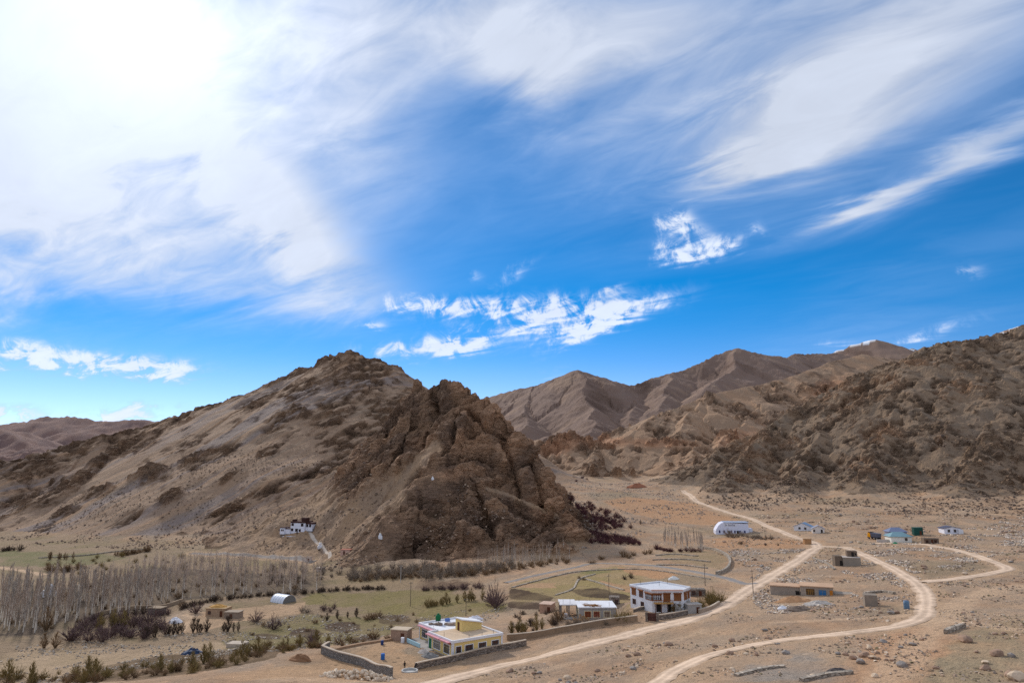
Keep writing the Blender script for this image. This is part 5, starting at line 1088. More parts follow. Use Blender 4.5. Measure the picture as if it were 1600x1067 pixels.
    for a in (('sand_heap', 'dark gravel heap beside the steps of the yellow house', 'heap', 672, 1026, 5, 3.5, 1.0, M((128, 124, 120), .95, .2, 2), 1), ('cement_sacks', 'pale cement sacks heaped beside the yellow house steps', 'sacks', 662, 1020, 3.4, 2.0, 0.9, M((206, 194, 182), .9, .2, 2), 2), ('dirt_heap', 'brown dirt heap outside the corner of the yard wall', 'heap', 468, 1031, 5.5, 3.5, 1.3, M((140, 104, 76), .95, .2, 1), 3),
              ('blue_tarpaulin', 'dark blue tarpaulin heap on the brown field', 'tarpaulin', 301, 1021, 6, 4, 1.4, M((52, 66, 92), .7, .12, 1), 4), ('white_sacks', 'heap of white sacks along the wall behind the yellow house', 'sacks', 742, 968, 6.5, 3.0, 1.2, M((226, 222, 226), .8, .1, 1), 5), ('white_tarpaulin', 'crumpled white sheet beside the stone rubble near the winding path', 'tarpaulin', 274, 972, 5, 4, 1.6, M((226, 222, 224), .8, .1, 1), 6), ('white_canvas', 'low white canvas dome on the tan field above the white house', 'tent', 1053, 905, 4.6, 3.0, 1.2, M((226, 222, 214), .8, .06, 1), 7),
              ('plastic_sheet', 'white plastic sheet lying on the rubble before the brick house', 'tarpaulin', 1223, 951, 3.5, 2.0, 0.8, M((232, 230, 232), .7, .06, 1), 9), ('earth_heap', 'orange earth heap before the brick row house', 'heap', 1243, 939, 11, 4.5, 1.3, M((186, 142, 104), .95, .18, 1), 10), ('rubble_mound', 'dark rubble mound before the brick row house', 'heap', 1250, 953, 9, 4, 1.0, M((120, 104, 92), .95, .3, 2), 11), ('gravel_heap', 'pale gravel heap spilling before the low openings of the brick house', 'heap', 1280, 944, 9, 5, 1.0, M((186, 176, 166), .95, .25, 2), 12),
              ('dark_scrap_heap', 'dark scrap heap on the edge of the gravel patch in the foreground', 'heap', 1310, 1048, 4, 1.8, 0.5, M((84, 78, 76), .95, .2, 2), 13), ('orange_mound', 'reddish earth mound on the far upper plain with a white mark', 'heap', 996, 762, 22, 9, 4.0, M((160, 106, 80), .95, .15, .5), 14)): blob(*a)
buildings()
# ------------------------------------------------------------------ vegetation
def bark(name, col, var=0.25): return simple_mat(name, col, 0.95, var, 1.2)
class Blades:
    def __init__(s): s.v = []; s.f = []
    def add(s, a, b, w, rnd, w1=None):
        d = b - a; side = d.cross(Vector((rnd.gauss(0, 1), rnd.gauss(0, 1), rnd.gauss(0, 1)))); side.normalize(); k = len(s.v); w1 = w * 0.35 if w1 is None else w1
        s.v += [tuple(a - side * w), tuple(a + side * w), tuple(b + side * w1), tuple(b - side * w1)]; s.f.append((k, k + 1, k + 2, k + 3))
    def mesh(s, name, mat):
        me = bpy.data.meshes.new(name); me.from_pydata(s.v, [], s.f); me.materials.append(mat); return me
def poplar_meshes(seed, H, tm, cm, nb=72):
    rnd = random.Random(seed); m = MB(); p = Vector((0, 0, -0.4)); k = 5; pts = [p]; lean = Vector((rnd.uniform(-.04, .04), rnd.uniform(-.04, .04), 0))
    for i in range(1, k + 1): pts.append(Vector((lean.x * H * i / k + rnd.uniform(-.08, .08), lean.y * H * i / k + rnd.uniform(-.08, .08), H * 0.93 * i / k)))
    for i in range(k): m.tube(pts[i], pts[i + 1], 0.19 * (1 - i / k) + 0.04, 0.19 * (1 - (i + 1) / k) + 0.04, 5, False)
    B = Blades()
    def at(t): t = min(max(t, 0), 0.999) * k; i = int(t); return pts[i].lerp(pts[i + 1], t - i)
    for i in range(nb):
        t = 0.18 + 0.8 * (i + rnd.random()) / nb; a = at(t); ang = rnd.uniform(0, 6.283); L = H * (0.10 + 0.14 * rnd.random()) * (1.15 - 0.55 * t); sp = rnd.uniform(0.16, 0.38)
        dirv = Vector((math.cos(ang) * sp, math.sin(ang) * sp, 1)).normalized(); b = a + dirv * L; B.add(a, b, 0.036, rnd)
        for j in range(5):
            c = a.lerp(b, rnd.uniform(0.3, 0.95)); d2 = (dirv + Vector((rnd.uniform(-.4, .4), rnd.uniform(-.4, .4), rnd.uniform(0, .3)))).normalized(); B.add(c, c + d2 * L * rnd.uniform(0.25, 0.5), 0.026, rnd)
    return m.mesh('trunk', tm, smooth=True), B.mesh('crown', cm)
def shrub_meshes(seed, w, h, sm, cm, nb=60, up=0.5):
    """unit-height bare bush: stems from one foot, fine twigs filling an uneven dome"""
    rnd = random.Random(seed); m = MB(); B = Blades(); ns = 6; lob = [rnd.uniform(0.75, 1.15) for _ in range(7)]
    for i in range(ns):
        a = i * 6.283 / ns + rnd.uniform(-.4, .4); e = Vector((math.cos(a) * w * 0.28, math.sin(a) * w * 0.28, h * 0.5)); m.tube((0, 0, -0.08), e, 0.028, 0.012, 4, False)
    for i in range(nb):
        a = rnd.uniform(0, 6.283); q = lob[int(a / 6.283 * 7) % 7] * rnd.uniform(0.5, 1.05)
        if up < 0.8:
            ph = math.acos(1 - rnd.random()); tip = Vector((math.cos(a) * math.sin(ph) * w * 0.5 * q, math.sin(a) * math.sin(ph) * w * 0.5 * q, h * (0.12 + 0.88 * math.cos(ph)) * q)); base = Vector((tip.x * 0.25, tip.y * 0.25, tip.z * 0.25))
        else:                                               # spindle: pointed top, twiggy down to the foot
            t = rnd.uniform(0.22, 1.0); rr_ = w * 0.5 * math.sin(math.pi * min(1, 0.18 + 0.8 * t)) * q; tip = Vector((math.cos(a) * rr_, math.sin(a) * rr_, h * t * (0.8 + 0.2 * q))); base = Vector((tip.x * 0.2, tip.y * 0.2, max(0, tip.z - h * 0.32)))
        mid = base.lerp(tip, 0.5) + Vector((0, 0, 0.04)); B.add(base, mid, 0.012, rnd, 0.010); B.add(mid, tip, 0.010, rnd, 0.004)
        for j in range(6):
            c = mid.lerp(tip, rnd.uniform(0, 0.9)); d = (tip - base).normalized() + Vector((rnd.uniform(-.6, .6), rnd.uniform(-.6, .6), rnd.uniform(-.1, .7))); B.add(c, c + d.normalized() * h * rnd.uniform(0.08, 0.2), 0.009, rnd, 0.004)
    return m.mesh('stem', sm), B.mesh('crown', cm)
def poly_points(pix, spacing, rnd, n=None, warp=0):
    pw = cast(pix)[:, :2]; x0, y0 = pw.min(0); x1, y1 = pw.max(0); out = []; cells = {}
    tries = int((x1 - x0) * (y1 - y0) / spacing ** 2 * 6) + 20
    for _ in range(tries):
        x, y = rnd.uniform(x0, x1), rnd.uniform(y0, y1)
        if not inpoly(np.array([x]), np.array([y]), pw)[0]: continue
        k = (int(x / spacing), int(y / spacing))
        if any((x - a) ** 2 + (y - b) ** 2 < spacing ** 2 for i in (-1, 0, 1) for j in (-1, 0, 1) for (a, b) in cells.get((k[0] + i, k[1] + j), ())): continue
        cells.setdefault(k, []).append((x, y)); out.append((x, y))
        if n and len(out) >= n: break
    return out
def line_points(pix, n, rnd, jit=0.6):
    c = spline(cast(pix)[:, :2], 1.0); return [tuple(c[min(len(c) - 1, max(0, int((i + rnd.uniform(-.9, .9)) * (len(c) - 1) / max(1, n - 1))))] + np.array([rnd.uniform(-jit, jit), rnd.uniform(-jit, jit) * 1.5])) for i in range(n)]
def zs(pts):
    a = np.array(pts, np.float32).reshape(-1, 2); return terrain(a[:, 0], a[:, 1])
def put_tree(name, label, cat, group, meshes, x, y, z, s, rz, sz=None):
    o = bpy.data.objects.new(name, None); COL.objects.link(o); o.location = (x, y, z); o.rotation_euler = (0, 0, rz); o.scale = (s, s, sz or s); o.empty_display_size = 0.3; tag(o, label, cat, group)
    for me, nm in zip(meshes, ('trunk' if name.endswith('tree') else 'stem', 'crown')):
        c = bpy.data.objects.new(nm, me); COL.objects.link(c); c.parent = o

def vegetation():
    rnd = random.Random(21)
    tm = bark('poplar_bark', (214, 200, 182), .2); cm = bark('bare_twigs', (172, 152, 136), .2); cm2 = bark('grey_twigs', (158, 146, 136), .2)
    pop = [poplar_meshes(i, 12.0, tm, cm if i % 3 else cm2) for i in range(6)]
    # grove: (picture outline, spacing, heights)
    zones = [([(0, 990), (50, 990), (120, 970), (230, 958), (240, 945), (110, 930), (0, 935)], 2.6, (8, 14.5)), ([(130, 945), (290, 936), (345, 930), (500, 922), (505, 900), (400, 893), (240, 900), (120, 920)], 3.3, (7, 13)),
             ([(240, 890), (330, 882), (400, 885), (400, 893), (240, 900)], 3.4, (8, 10))]
    allp = []
    for pix, sp, (h0, h1) in zones: allp += [(x, y, (rnd.uniform(h0, h1) * 0.5 + 0.5 * (h0 + (h1 - h0) * (0.5 + float(noise2(x / 11, y / 11, 3)))))) for x, y in poly_points(pix, sp, rnd) if float(noise2(x / 9, y / 9, 8)) > -0.28]
    allp.sort(key=lambda p: p[1] - 2.5 * p[2]); z = zs([(p[0], p[1]) for p in allp]); ni = 225
    V = []; F = []; off = 0; lite = [poplar_meshes(90 + i, 12.0, tm, cm, 16)[1] for i in range(3)]; lv = [(np.array([v.co for v in m.vertices], np.float32), np.array([p.vertices[:] for p in m.polygons], np.int32)) for m in lite]
    # every third tree beyond the front rows also stands for itself; the depth of the wood is one mass
    for i, (x, y, h) in enumerate(allp):
        if i < ni: put_tree('poplar_tree', 'tall bare pale-trunked poplar in the dense grove on the valley floor', 'tree', 'bare poplars of the valley grove', pop[i % 6], x, y, float(z[i]), h / 12, rnd.uniform(0, 6.28))
        else:
            v, f = lv[i % 3]; a = rnd.uniform(0, 6.28); ca, sa = math.cos(a), math.sin(a); s = h / 12; w = v * s; w = np.stack([w[:, 0] * ca - w[:, 1] * sa, w[:, 0] * sa + w[:, 1] * ca, w[:, 2]], 1) * [1.6, 1.6, 1] + [x, y, z[i]]
            t = np.array([(-.11, 0, -.3), (.11, 0, -.3), (.03, 0, h * .9), (-.03, 0, h * .9)]) + [x, y, z[i]]; w = np.vstack([w, t]); f = np.vstack([f, [len(v) + np.arange(4)]]); V.append(w); F.append(f + off); off += len(w)
    if V:
        me = mesh_from_np('poplar_wood', np.vstack(V), np.vstack(F), False); me.materials.append(bark('wood_mass', (184, 164, 148), .2)); o = link('poplar_wood', me); o['kind'] = 'stuff'; tag(o, 'deep mass of bare poplars filling the back of the valley grove', 'wood')
    for pix, sp, hh, lab, grp, n in (([(800, 889), (892, 873), (888, 862), (800, 868), (740, 882)], 2.6, (6, 8.5), 'slim bare poplar in the stand at the foot of the crag', 'poplars at the crag foot', 42), ([(1035, 852), (1100, 864), (1106, 848), (1040, 838)], 2.8, (6, 8), 'grey bare poplar in the copse above the terraced field', 'poplars of the terrace copse', 38)):
        pts = poly_points(pix, sp, rnd, n); z = zs(pts)
        for (x, y), zz in zip(pts, z): put_tree('poplar_tree', lab, 'tree', grp, pop[rnd.randrange(6)], x, y, float(zz), rnd.uniform(*hh) / 12, rnd.uniform(0, 6.28))
    cols = {'purple': (112, 90, 86), 'maroon': (98, 62, 64), 'olive': (140, 120, 76), 'brown': (136, 110, 82), 'dark': (92, 76, 64), 'grey': (146, 130, 114)}
    SH = {}
    for i, (k, c) in enumerate(cols.items()):
        mt = bark(k + '_twigs', c, .25); st = bark(k + '_stems', tuple(int(v * .8) for v in c))
        SH[k] = [shrub_meshes(100 + i * 10 + j, 1.25, 1.0, st, mt, 64) for j in range(3)]; SH[k + '_up'] = [shrub_meshes(300 + i * 10 + j, 0.62, 1.0, st, mt, 46, 1.0) for j in range(3)]
    def shrubs(kind, pts, h, label, group, name='bush', cat='bush'):
        if not len(pts): return
        z = zs(pts); one = len(pts) == 1
        for (x, y), zz in zip(pts, z): put_tree(name, label, cat, None if one else group, SH[kind][rnd.randrange(3)], float(x), float(y), float(zz) - 0.05, (hh := rnd.uniform(*h) * rnd.uniform(.65, 1.1)) * rnd.uniform(.75, 1.3), rnd.uniform(0, 6.28), hh * rnd.uniform(.75, 1.1))
    C = lambda *q: [tuple(p[:2]) for p in cast(list(q))]
    shrubs('purple', poly_points([(105, 1004), (128, 978), (180, 966), (250, 972), (268, 990), (205, 1003)], 3.6, rnd, 30), (4.2, 6.2), 'rounded purple-brown bare willow in the thicket below the poplar grove', 'purple willows of the lower thicket', 'willow_bush', 'bush')
    shrubs('purple', C((428, 983)), (7.2, 7.4), 'largest rounded purple-brown bush standing alone on the pasture', None, 'willow_bush', 'bush'); shrubs('purple', C((400, 972)), (4.2, 4.4), 'smaller purple bush left of the largest pasture bush', None, 'willow_bush', 'bush')
    shrubs('purple', C((506, 954), (522, 951), (516, 956)), (3.6, 4.6), 'dark purple bush in the clump right of the white polytunnel', 'purple bushes by the polytunnel', 'willow_bush', 'bush'); shrubs('grey', C((472, 956), (480, 957)), (3, 3.4), 'low grey bush between polytunnel and purple clump', 'grey bushes by the polytunnel')
    shrubs('purple', C((770, 944), (774, 950)), (6, 8), 'tall dark purple bush at the pasture end behind the yellow house', 'tall purple bushes at the pasture end', 'willow_bush', 'bush'); shrubs('purple', C((484, 1010), (490, 1006)), (4.5, 5.2), 'dark purple bush below the ploughed plots', 'bushes below the ploughed plots', 'willow_bush', 'bush')
    shrubs('brown', C((575, 968), (582, 966), (592, 964)), (3.6, 4.4), 'brown bush beside the highest ploughed plot', 'brown bushes by the ploughed plot'); shrubs('dark_up', C((511, 969), (527, 966), (543, 965), (557, 963)), (3, 3.8), 'slim dark sapling in the short row above the ploughed plots', 'saplings above the ploughed plots', 'sapling', 'sapling')
    shrubs('dark', line_points([(500, 924), (560, 921), (602, 920)], 26, rnd), (2.2, 3.0), 'dark cropped bush in the hedge row above the green pasture', 'cropped hedge above the pasture', 'hedge_bush', 'bush'); shrubs('dark', line_points([(282, 952), (330, 940), (400, 932), (496, 926)], 40, rnd), (2.2, 3.2), 'dark cropped bush in the row under the poplar grove', 'cropped bushes under the grove', 'hedge_bush', 'bush')
    shrubs('olive_up', line_points([(0, 1066), (90, 1064), (180, 1058), (270, 1046), (350, 1034), (430, 1014), (490, 1006)], 30, rnd, 4.0), (2.6, 5.4), 'slender olive-brown willow in the row below the tan terrace', 'willows below the terrace', 'willow_tree', 'tree')
    shrubs('brown', line_points([(0, 1067), (150, 1064), (300, 1046), (440, 1016), (560, 1004), (600, 1000)], 55, rnd, 3.0), (1.6, 3.4), 'brown undergrowth bush along the foot of the tan terrace', 'undergrowth along the terrace foot')
    shrubs('olive_up', C((155, 985), (193, 982), (176, 984)), (6.5, 7.5), 'yellow-green upright willow rising from the purple thicket', 'yellow willows in the thicket', 'willow_tree', 'tree'); shrubs('brown_up', C((68, 1012), (86, 1012), (72, 985)), (5.5, 7), 'brown upright willow at the gravelly stream edge', 'willows at the stream edge', 'willow_tree', 'tree')
    shrubs('dark_up', line_points([(288, 988), (320, 986), (352, 986), (388, 984)], 9, rnd), (4, 5.4), 'dark pollard willow in the row before the mud cottage', 'pollards before the mud cottage', 'willow_tree', 'tree'); shrubs('dark_up', line_points([(222, 996), (250, 994), (276, 990)], 8, rnd), (3.6, 4.6), 'dark stubby willow beside the purple thicket end', 'willows beside the thicket end', 'willow_tree', 'tree')
    shrubs('purple', C((306, 958), (262, 960), (250, 962)), (4, 5.2), 'purple bush beside the field hut and winding path', 'purple bushes by the field hut', 'willow_bush', 'bush'); shrubs('dark', C((198, 962), (212, 960), (224, 959), (145, 970)), (3.6, 4.6), 'dark brown bush at the edge of the poplar grove', 'bushes at the grove edge')
    shrubs('grey', poly_points([(545, 908), (640, 903), (700, 906), (800, 892), (800, 882), (700, 884), (600, 890), (550, 897)], 3.4, rnd, 80), (3.4, 5.8), 'grey-brown bare bush in the belt along the crag foot', 'bushes along the crag foot'); shrubs('brown', poly_points([(545, 909), (640, 905), (760, 898), (890, 880), (890, 874), (760, 890), (600, 896)], 3.4, rnd, 70), (2.6, 4.4), 'brown bush mixed into the belt along the crag foot', 'brown bushes along the crag foot')
    shrubs('purple', line_points([(660, 922), (700, 921), (728, 920)], 12, rnd), (2.6, 3.4), 'low purple-brown bush beside the brown field under the crag', 'bushes beside the brown field', 'willow_bush', 'bush'); shrubs('purple', C((744, 918), (750, 919)), (3.6, 4.4), 'purple bush right of the brown field under the crag', 'bushes right of the brown field', 'willow_bush', 'bush')
    shrubs('olive', C((668, 948), (674, 947), (680, 946)), (3.6, 4.6), 'olive bush at the left end of the pasture bank row', 'olive bushes of the bank row'); shrubs('olive_up', line_points([(690, 945), (715, 941), (752, 937)], 10, rnd), (3.4, 4.8), 'slender olive sapling on the pasture bank', 'saplings on the pasture bank', 'sapling', 'sapling')
    for q, n in (([(884, 778), (915, 786), (965, 806), (988, 826), (955, 822), (915, 806)], 62), ([(880, 818), (935, 834), (990, 844), (1004, 852), (955, 850), (900, 838)], 66), ([(892, 802), (935, 806), (975, 822), (925, 826)], 36), ([(866, 752), (900, 750), (930, 745), (900, 754)], 8)):
        shrubs('maroon', poly_points(q, 2.5, rnd, n), (3.0, 5.0), 'dark maroon thorn bush in the thickets of the upper stream valley', 'maroon thorn thickets', 'thorn_bush', 'bush')
    shrubs('brown', C((974, 870), (982, 872), (990, 868), (1008, 866), (1016, 865), (940, 874), (925, 880)), (3.2, 4.6), 'brown bush above the bend of the asphalt road', 'brown bushes above the asphalt'); shrubs('maroon', line_points([(1024, 858), (1050, 862), (1092, 862)], 16, rnd), (2.4, 3.4), 'dark maroon bush along the foot of the terrace copse', 'bushes at the copse foot', 'thorn_bush', 'bush')
    shrubs('olive', line_points([(1074, 953), (1096, 950), (1112, 944), (1122, 938)], 14, rnd, 1.2), (3.2, 4.2), 'olive willow bush in the hedge beside the road', 'hedge beside the road', 'hedge_bush', 'bush'); shrubs('olive', C((1060, 956), (1066, 954), (1055, 957)), (3.4, 4.2), 'olive bush before the stairs of the white house', 'bushes before the white house')
    shrubs('brown', C((868, 972), (874, 968), (862, 975)), (3.6, 4.6), 'brown bush before the carport of the unfinished house', 'bushes before the carport'); shrubs('olive', C((968, 972), (978, 968), (985, 966)), (3.6, 4.6), 'brown-olive bush right of the unfinished house front', 'bushes right of the unfinished house'); shrubs('grey', line_points([(888, 978), (920, 976), (955, 974)], 10, rnd, .8), (1.8, 2.8), 'low grey twiggy bush below the unfinished house windows', 'bushes below the unfinished house'); shrubs('olive_up', line_points([(802, 990), (830, 986), (845, 982)], 8, rnd, 1), (3, 4), 'small olive willow behind the brown boundary wall', 'willows behind the brown wall', 'willow_tree', 'tree')
    shrubs('dark', line_points([(0, 862), (14, 860), (32, 860)], 6, rnd), (3.5, 5), 'dark bush at the mountain foot by the upper pasture', 'bushes at the upper pasture'); shrubs('brown', line_points([(72, 892), (100, 893), (138, 888)], 9, rnd, 1.5), (4.4, 6), 'round olive-brown willow on the upper pasture edge', 'willows on the upper pasture edge'); shrubs('brown', line_points([(182, 868), (205, 866), (236, 860)], 14, rnd, 1.2), (3.6, 5), 'brown bush in the hedge at the mountain foot', 'hedge at the mountain foot', 'hedge_bush', 'bush'); shrubs('brown_up', line_points([(78, 873), (96, 873), (114, 872)], 7, rnd, 1), (4, 5), 'small brown willow in the middle of the upper pasture', 'willows in the upper pasture', 'willow_tree', 'tree')
    shrubs('grey', C((1138, 839), (1146, 840), (1154, 839), (1160, 838)), (4, 5.4), 'grey bare tree before the wall of the white hall', 'trees before the white hall', 'bare_tree', 'tree'); shrubs('grey', line_points([(1168, 840), (1190, 842), (1210, 843)], 8, rnd, 1.5), (2.6, 4), 'grey bare tree in the low row right of the white hall', 'trees right of the white hall', 'bare_tree', 'tree'); shrubs('dark_up', C((1001, 819)), (5, 5.2), 'single slim dark tree on the upper stream plain', None, 'bare_tree', 'tree')
    shrubs('dark', C((1196, 852), (1216, 852), (1158, 850)), (1.6, 2.4), 'small dark bush on the tan field before the white hall', 'bushes on the tan field'); shrubs('dark', C((905, 905), (912, 906), (986, 903), (976, 905)), (1.8, 2.6), 'small dark bush on the field walls above the white house', 'bushes on the field walls')
    shrubs('brown', poly_points([(60, 985), (240, 955), (420, 925), (510, 915), (510, 898), (380, 890), (150, 912), (0, 940), (0, 975)], 6.0, rnd, 60), (1.6, 3.6), 'low brown scrub growing between the poplars of the grove', 'scrub between the poplars', 'scrub_bush', 'bush')
    shrubs('grey', poly_points([(420, 915), (560, 905), (560, 888), (420, 882)], 5.0, rnd, 26), (2.4, 4.6), 'grey scrub between the poplar grove and the crag belt', 'scrub between grove and crag', 'scrub_bush', 'bush')
    shrubs('olive', poly_points([(120, 900), (330, 888), (340, 872), (180, 868), (60, 884)], 7.0, rnd, 30), (2.0, 4.0), 'olive-brown scrub behind the poplar grove', 'scrub behind the grove', 'scrub_bush', 'bush')
    shrubs('brown', poly_points([(330, 1000), (470, 960), (640, 958), (760, 950), (640, 975), (560, 1000), (420, 1012)], 8.0, rnd, 34), (0.9, 2.2), 'small brown scrub dotted over the pasture banks', 'scrub on the pasture banks', 'scrub_bush', 'bush')
    shrubs('olive', poly_points([(0, 1058), (120, 1050), (300, 1036), (470, 1004), (560, 1000), (470, 1016), (300, 1052), (120, 1066)], 4.0, rnd, 50), (1.4, 3.2), 'olive-brown scrub filling the bank below the tan terrace', 'scrub below the terrace', 'scrub_bush', 'bush')
    shrubs('dark', poly_points([(800, 960), (870, 948), (880, 975), (800, 990)], 4.0, rnd, 16), (1.0, 2.4), 'dark scrub on the waste ground left of the unfinished house', 'scrub by the unfinished house', 'scrub_bush', 'bush')
vegetation()

# ------------------------------------------------------------------ boulders and stones
def stone_material():
    mt = bpy.data.materials.new('loose_stone'); mt.use_nodes = True; N = NT(mt.node_tree)
    out = N.new('ShaderNodeOutputMaterial'); b = N.new('ShaderNodeBsdfPrincipled'); N.t.links.new(b.outputs[0], out.inputs[0]); at = N.new('ShaderNodeAttribute', attribute_name='albedo')
    n = N.noise(N.new('ShaderNodeNewGeometry').outputs['Position'], 2.2, 4, .6); N.put(b.inputs['Base Color'], N.vm('SCALE', at.outputs['Color'], N.ramp(n, .25, .75, .8, 1.2, 'LINEAR'))); b.inputs['Roughness'].default_value = .95
    return mt
def rock_mesh(seed, mat, sub=2, name='boulder'):
    rnd = random.Random(seed); bm = bmesh.new(); bmesh.ops.create_icosphere(bm, subdivisions=sub, radius=1.0); pl = [(Vector((rnd.gauss(0, 1), rnd.gauss(0, 1), rnd.gauss(0, 1))).normalized(), rnd.uniform(0.55, 0.9)) for _ in range(9)]
    for v in bm.verts:
        for n, d in pl:                                     # chop flat faces
            e = v.co.dot(n) - d
            if e > 0: v.co -= n * e * 0.95
        v.co += Vector((rnd.uniform(-1, 1), rnd.uniform(-1, 1), rnd.uniform(-1, 1))) * 0.03; v.co.z *= 0.72
    me = bpy.data.meshes.new(name); bm.to_mesh(me); bm.free(); me.materials.append(mat); return me
def stones():
    rnd = random.Random(5); brn = simple_mat('brown_boulder', (156, 128, 108), .95, .22, 1.0, .1); pal = simple_mat('pale_boulder', (202, 178, 152), .95, .18, 1.0, .08); gry = simple_mat('grey_boulder', (146, 136, 128), .95, .22, 1.0, .1)
    BR = {'brown': [rock_mesh(i, brn) for i in range(5)], 'pale': [rock_mesh(20 + i, pal) for i in range(4)], 'grey': [rock_mesh(40 + i, gry) for i in range(4)]}
    def boulder(kind, x, y, s, label, group, fl=1.0):
        o = link('boulder', rnd.choice(BR[kind])); o.location = (x, y, gz(x, y) + s * 0.28 * fl); o.rotation_euler = (rnd.uniform(-.2, .2), rnd.uniform(-.2, .2), rnd.uniform(0, 6.28)); o.scale = (s * rnd.uniform(.9, 1.2), s * rnd.uniform(.8, 1.1), s * fl * rnd.uniform(.7, 1)); tag(o, label, 'boulder', group)
    big = [(1508, 1002, 1.35, 'brown', 'largest brown boulder lying on the greenish flat by a dark scar'), (1558, 1024, 1.15, 'brown', 'broad dark boulder on the greenish flat'), (1581, 1026, .7, 'grey', 'grey boulder right of the broad dark boulder'), (1526, 1019, .5, 'brown', 'small upright boulder left of the broad dark boulder'), (1540, 1046, .8, 'brown', 'brown boulder with a pale one behind it on the greenish flat'), (1539, 1036, .7, 'pale', 'pale block behind the brown boulder on the greenish flat'), (1350, 1025, 1.0, 'brown', 'tall brown boulder in the middle of the foreground cluster'), (1333, 1029, .75, 'brown', 'round boulder at the left of the foreground cluster'), (1363, 1028, .7, 'pale', 'tan boulder at the right of the foreground cluster'), (1371, 1021, .5, 'brown', 'small boulder behind the foreground cluster'),
           (1344, 1036, .8, 'grey', 'flat grey slab before the foreground cluster'), (1273, 1057, .75, 'pale', 'lone tan boulder on the grey gravel patch'), (1366, 1057, .65, 'pale', 'pale boulder on the orange earth slope'), (1425, 888, .9, 'pale', 'pale pinkish boulder on the plain above the bend'), (1508, 897, 1.0, 'pale', 'pale wedge-shaped boulder beside the right-hand track'), (1228, 1021, .9, 'grey', 'long flat grey rock left of the gravel patch'), (1590, 1062, 1.3, 'pale', 'big pale boulder at the gravelly corner of the flat'), (1578, 1056, .9, 'brown', 'brown boulder touching the big pale corner boulder'), (1368, 943, 1.0, 'brown', 'dark boulder beside the lone block hut'), (1300, 872, .9, 'pale', 'white wedge-shaped stone on the slope near the block house'),
           (1045, 1008, 1.0, 'brown', 'dark rock on the bank beside the main dirt road'), (1140, 1022, .9, 'brown', 'dark rock beside the lower dirt track')]
    for px, py, s, k, l in big: p = C1(px, py); boulder(k, float(p[0]), float(p[1]), s, l, None)
    plain = cast([(700, 1066), (900, 1020), (1150, 950), (1200, 900), (1110, 860), (1110, 800), (1300, 795), (1600, 808), (1600, 1066)])[:, :2]; x0, y0 = plain.min(0); x1, y1 = plain.max(0)
    lab = {'brown': ('weathered brown boulder among many strewn over the stony plain', 'brown boulders of the stony plain'), 'pale': ('pale tan boulder among many strewn over the stony plain', 'pale boulders of the stony plain'), 'grey': ('grey boulder among many strewn over the stony plain', 'grey boulders of the stony plain')}
    cnt = 0; X = []
    while cnt < 230:
        x, y = rnd.uniform(x0, x1), rnd.uniform(y0, y1)
        if rnd.random() > (140 / y) ** 1.2 or not inpoly(np.array([x]), np.array([y]), plain)[0] or float(noise2(np.array([x / 18]), np.array([y / 18]), 4)[0]) < 0.08 or road_dist(np.array([x]), np.array([y]))[0] < 1.0: continue
        if any((x - a) ** 2 + (y - b) ** 2 < r * r for a, b, r in AVOID): continue
        k = rnd.choice(('brown', 'brown', 'brown', 'pale', 'grey')); boulder(k, x, y, 0.22 + 0.55 * rnd.random() ** 3 + 0.0012 * y, *lab[k]); cnt += 1
    # the pile of pale building stone
    p = C1(556, 1058); t = thing('stone_pile', 'pile of pale tan building stones outside the yard wall', 'stone pile', tuple(p)); pm = simple_mat('building_stone', (214, 194, 170), .95, .15, 1, .05); rk = [rock_mesh(60 + i, pm, 1, 'stone') for i in range(6)]
    for i in range(150):
        u = rnd.uniform(-1, 1); w = rnd.uniform(-1, 1); q = max(0, 1 - u * u) * max(0, 1 - w * w); dx = u * 7.0; dy = w * 2.2 - u * 1.6
        c = link('stone', rk[i % 6], t); s = rnd.uniform(.28, .62); c.location = (dx, dy, gz(p[0] + dx, p[1] + dy) - p[2] + q * 1.5 * rnd.uniform(.3, 1)); c.rotation_euler = (rnd.uniform(0, 6), rnd.uniform(0, 6), rnd.uniform(0, 6)); c.scale = (s * rnd.uniform(.9, 1.3), s, s)
    # loose stones too many to count
    g = np.random.default_rng(3)
    base = [rock_mesh(80 + i, pm, 1, 'pebble') for i in range(5)]; bv = []
    for me in base:
        bm = bmesh.new(); bm.from_mesh(me); bmesh.ops.convex_hull(bm, input=bm.verts[:]); bmesh.ops.decimate if False else None
        bm.free(); vv = np.array([v.co for v in me.vertices], np.float32)
        # octahedron-like stone from six support points
        k = [int(np.argmax(vv @ np.array(d, np.float32))) for d in ((1, 0, 0), (0, 1, 0), (-1, 0, 0), (0, -1, 0), (0, 0, 1), (0.6, 0.6, 0.5), (-.6, -.6, .5))]
        bv.append(vv[k])
    bf = np.array([(0, 1, 5), (1, 4, 5), (0, 5, 4), (1, 2, 4), (2, 3, 6), (2, 6, 4), (3, 0, 4), (3, 4, 6)], np.int32)
    def scatter(name, label, N, sample, size, cols, lift=0.2):
        xy = sample(N); z = terrain(xy[:, 0].astype(np.float32), xy[:, 1].astype(np.float32)); n = len(xy); a = g.uniform(0, 6.28, n); s = size(n, xy); V = np.zeros((n, 7, 3), np.float32); ty = g.integers(0, 5, n)
        B = np.stack(bv)[ty]; ca, sa = np.cos(a)[:, None], np.sin(a)[:, None]; st = g.uniform(.7, 1.3, (n, 1))
        V[..., 0] = (B[..., 0] * ca - B[..., 1] * sa) * s[:, None] + xy[:, :1]; V[..., 1] = (B[..., 0] * sa + B[..., 1] * ca) * s[:, None] * st + xy[:, 1:2]; V[..., 2] = B[..., 2] * s[:, None] * 1.1 + z[:, None] + lift * s[:, None]
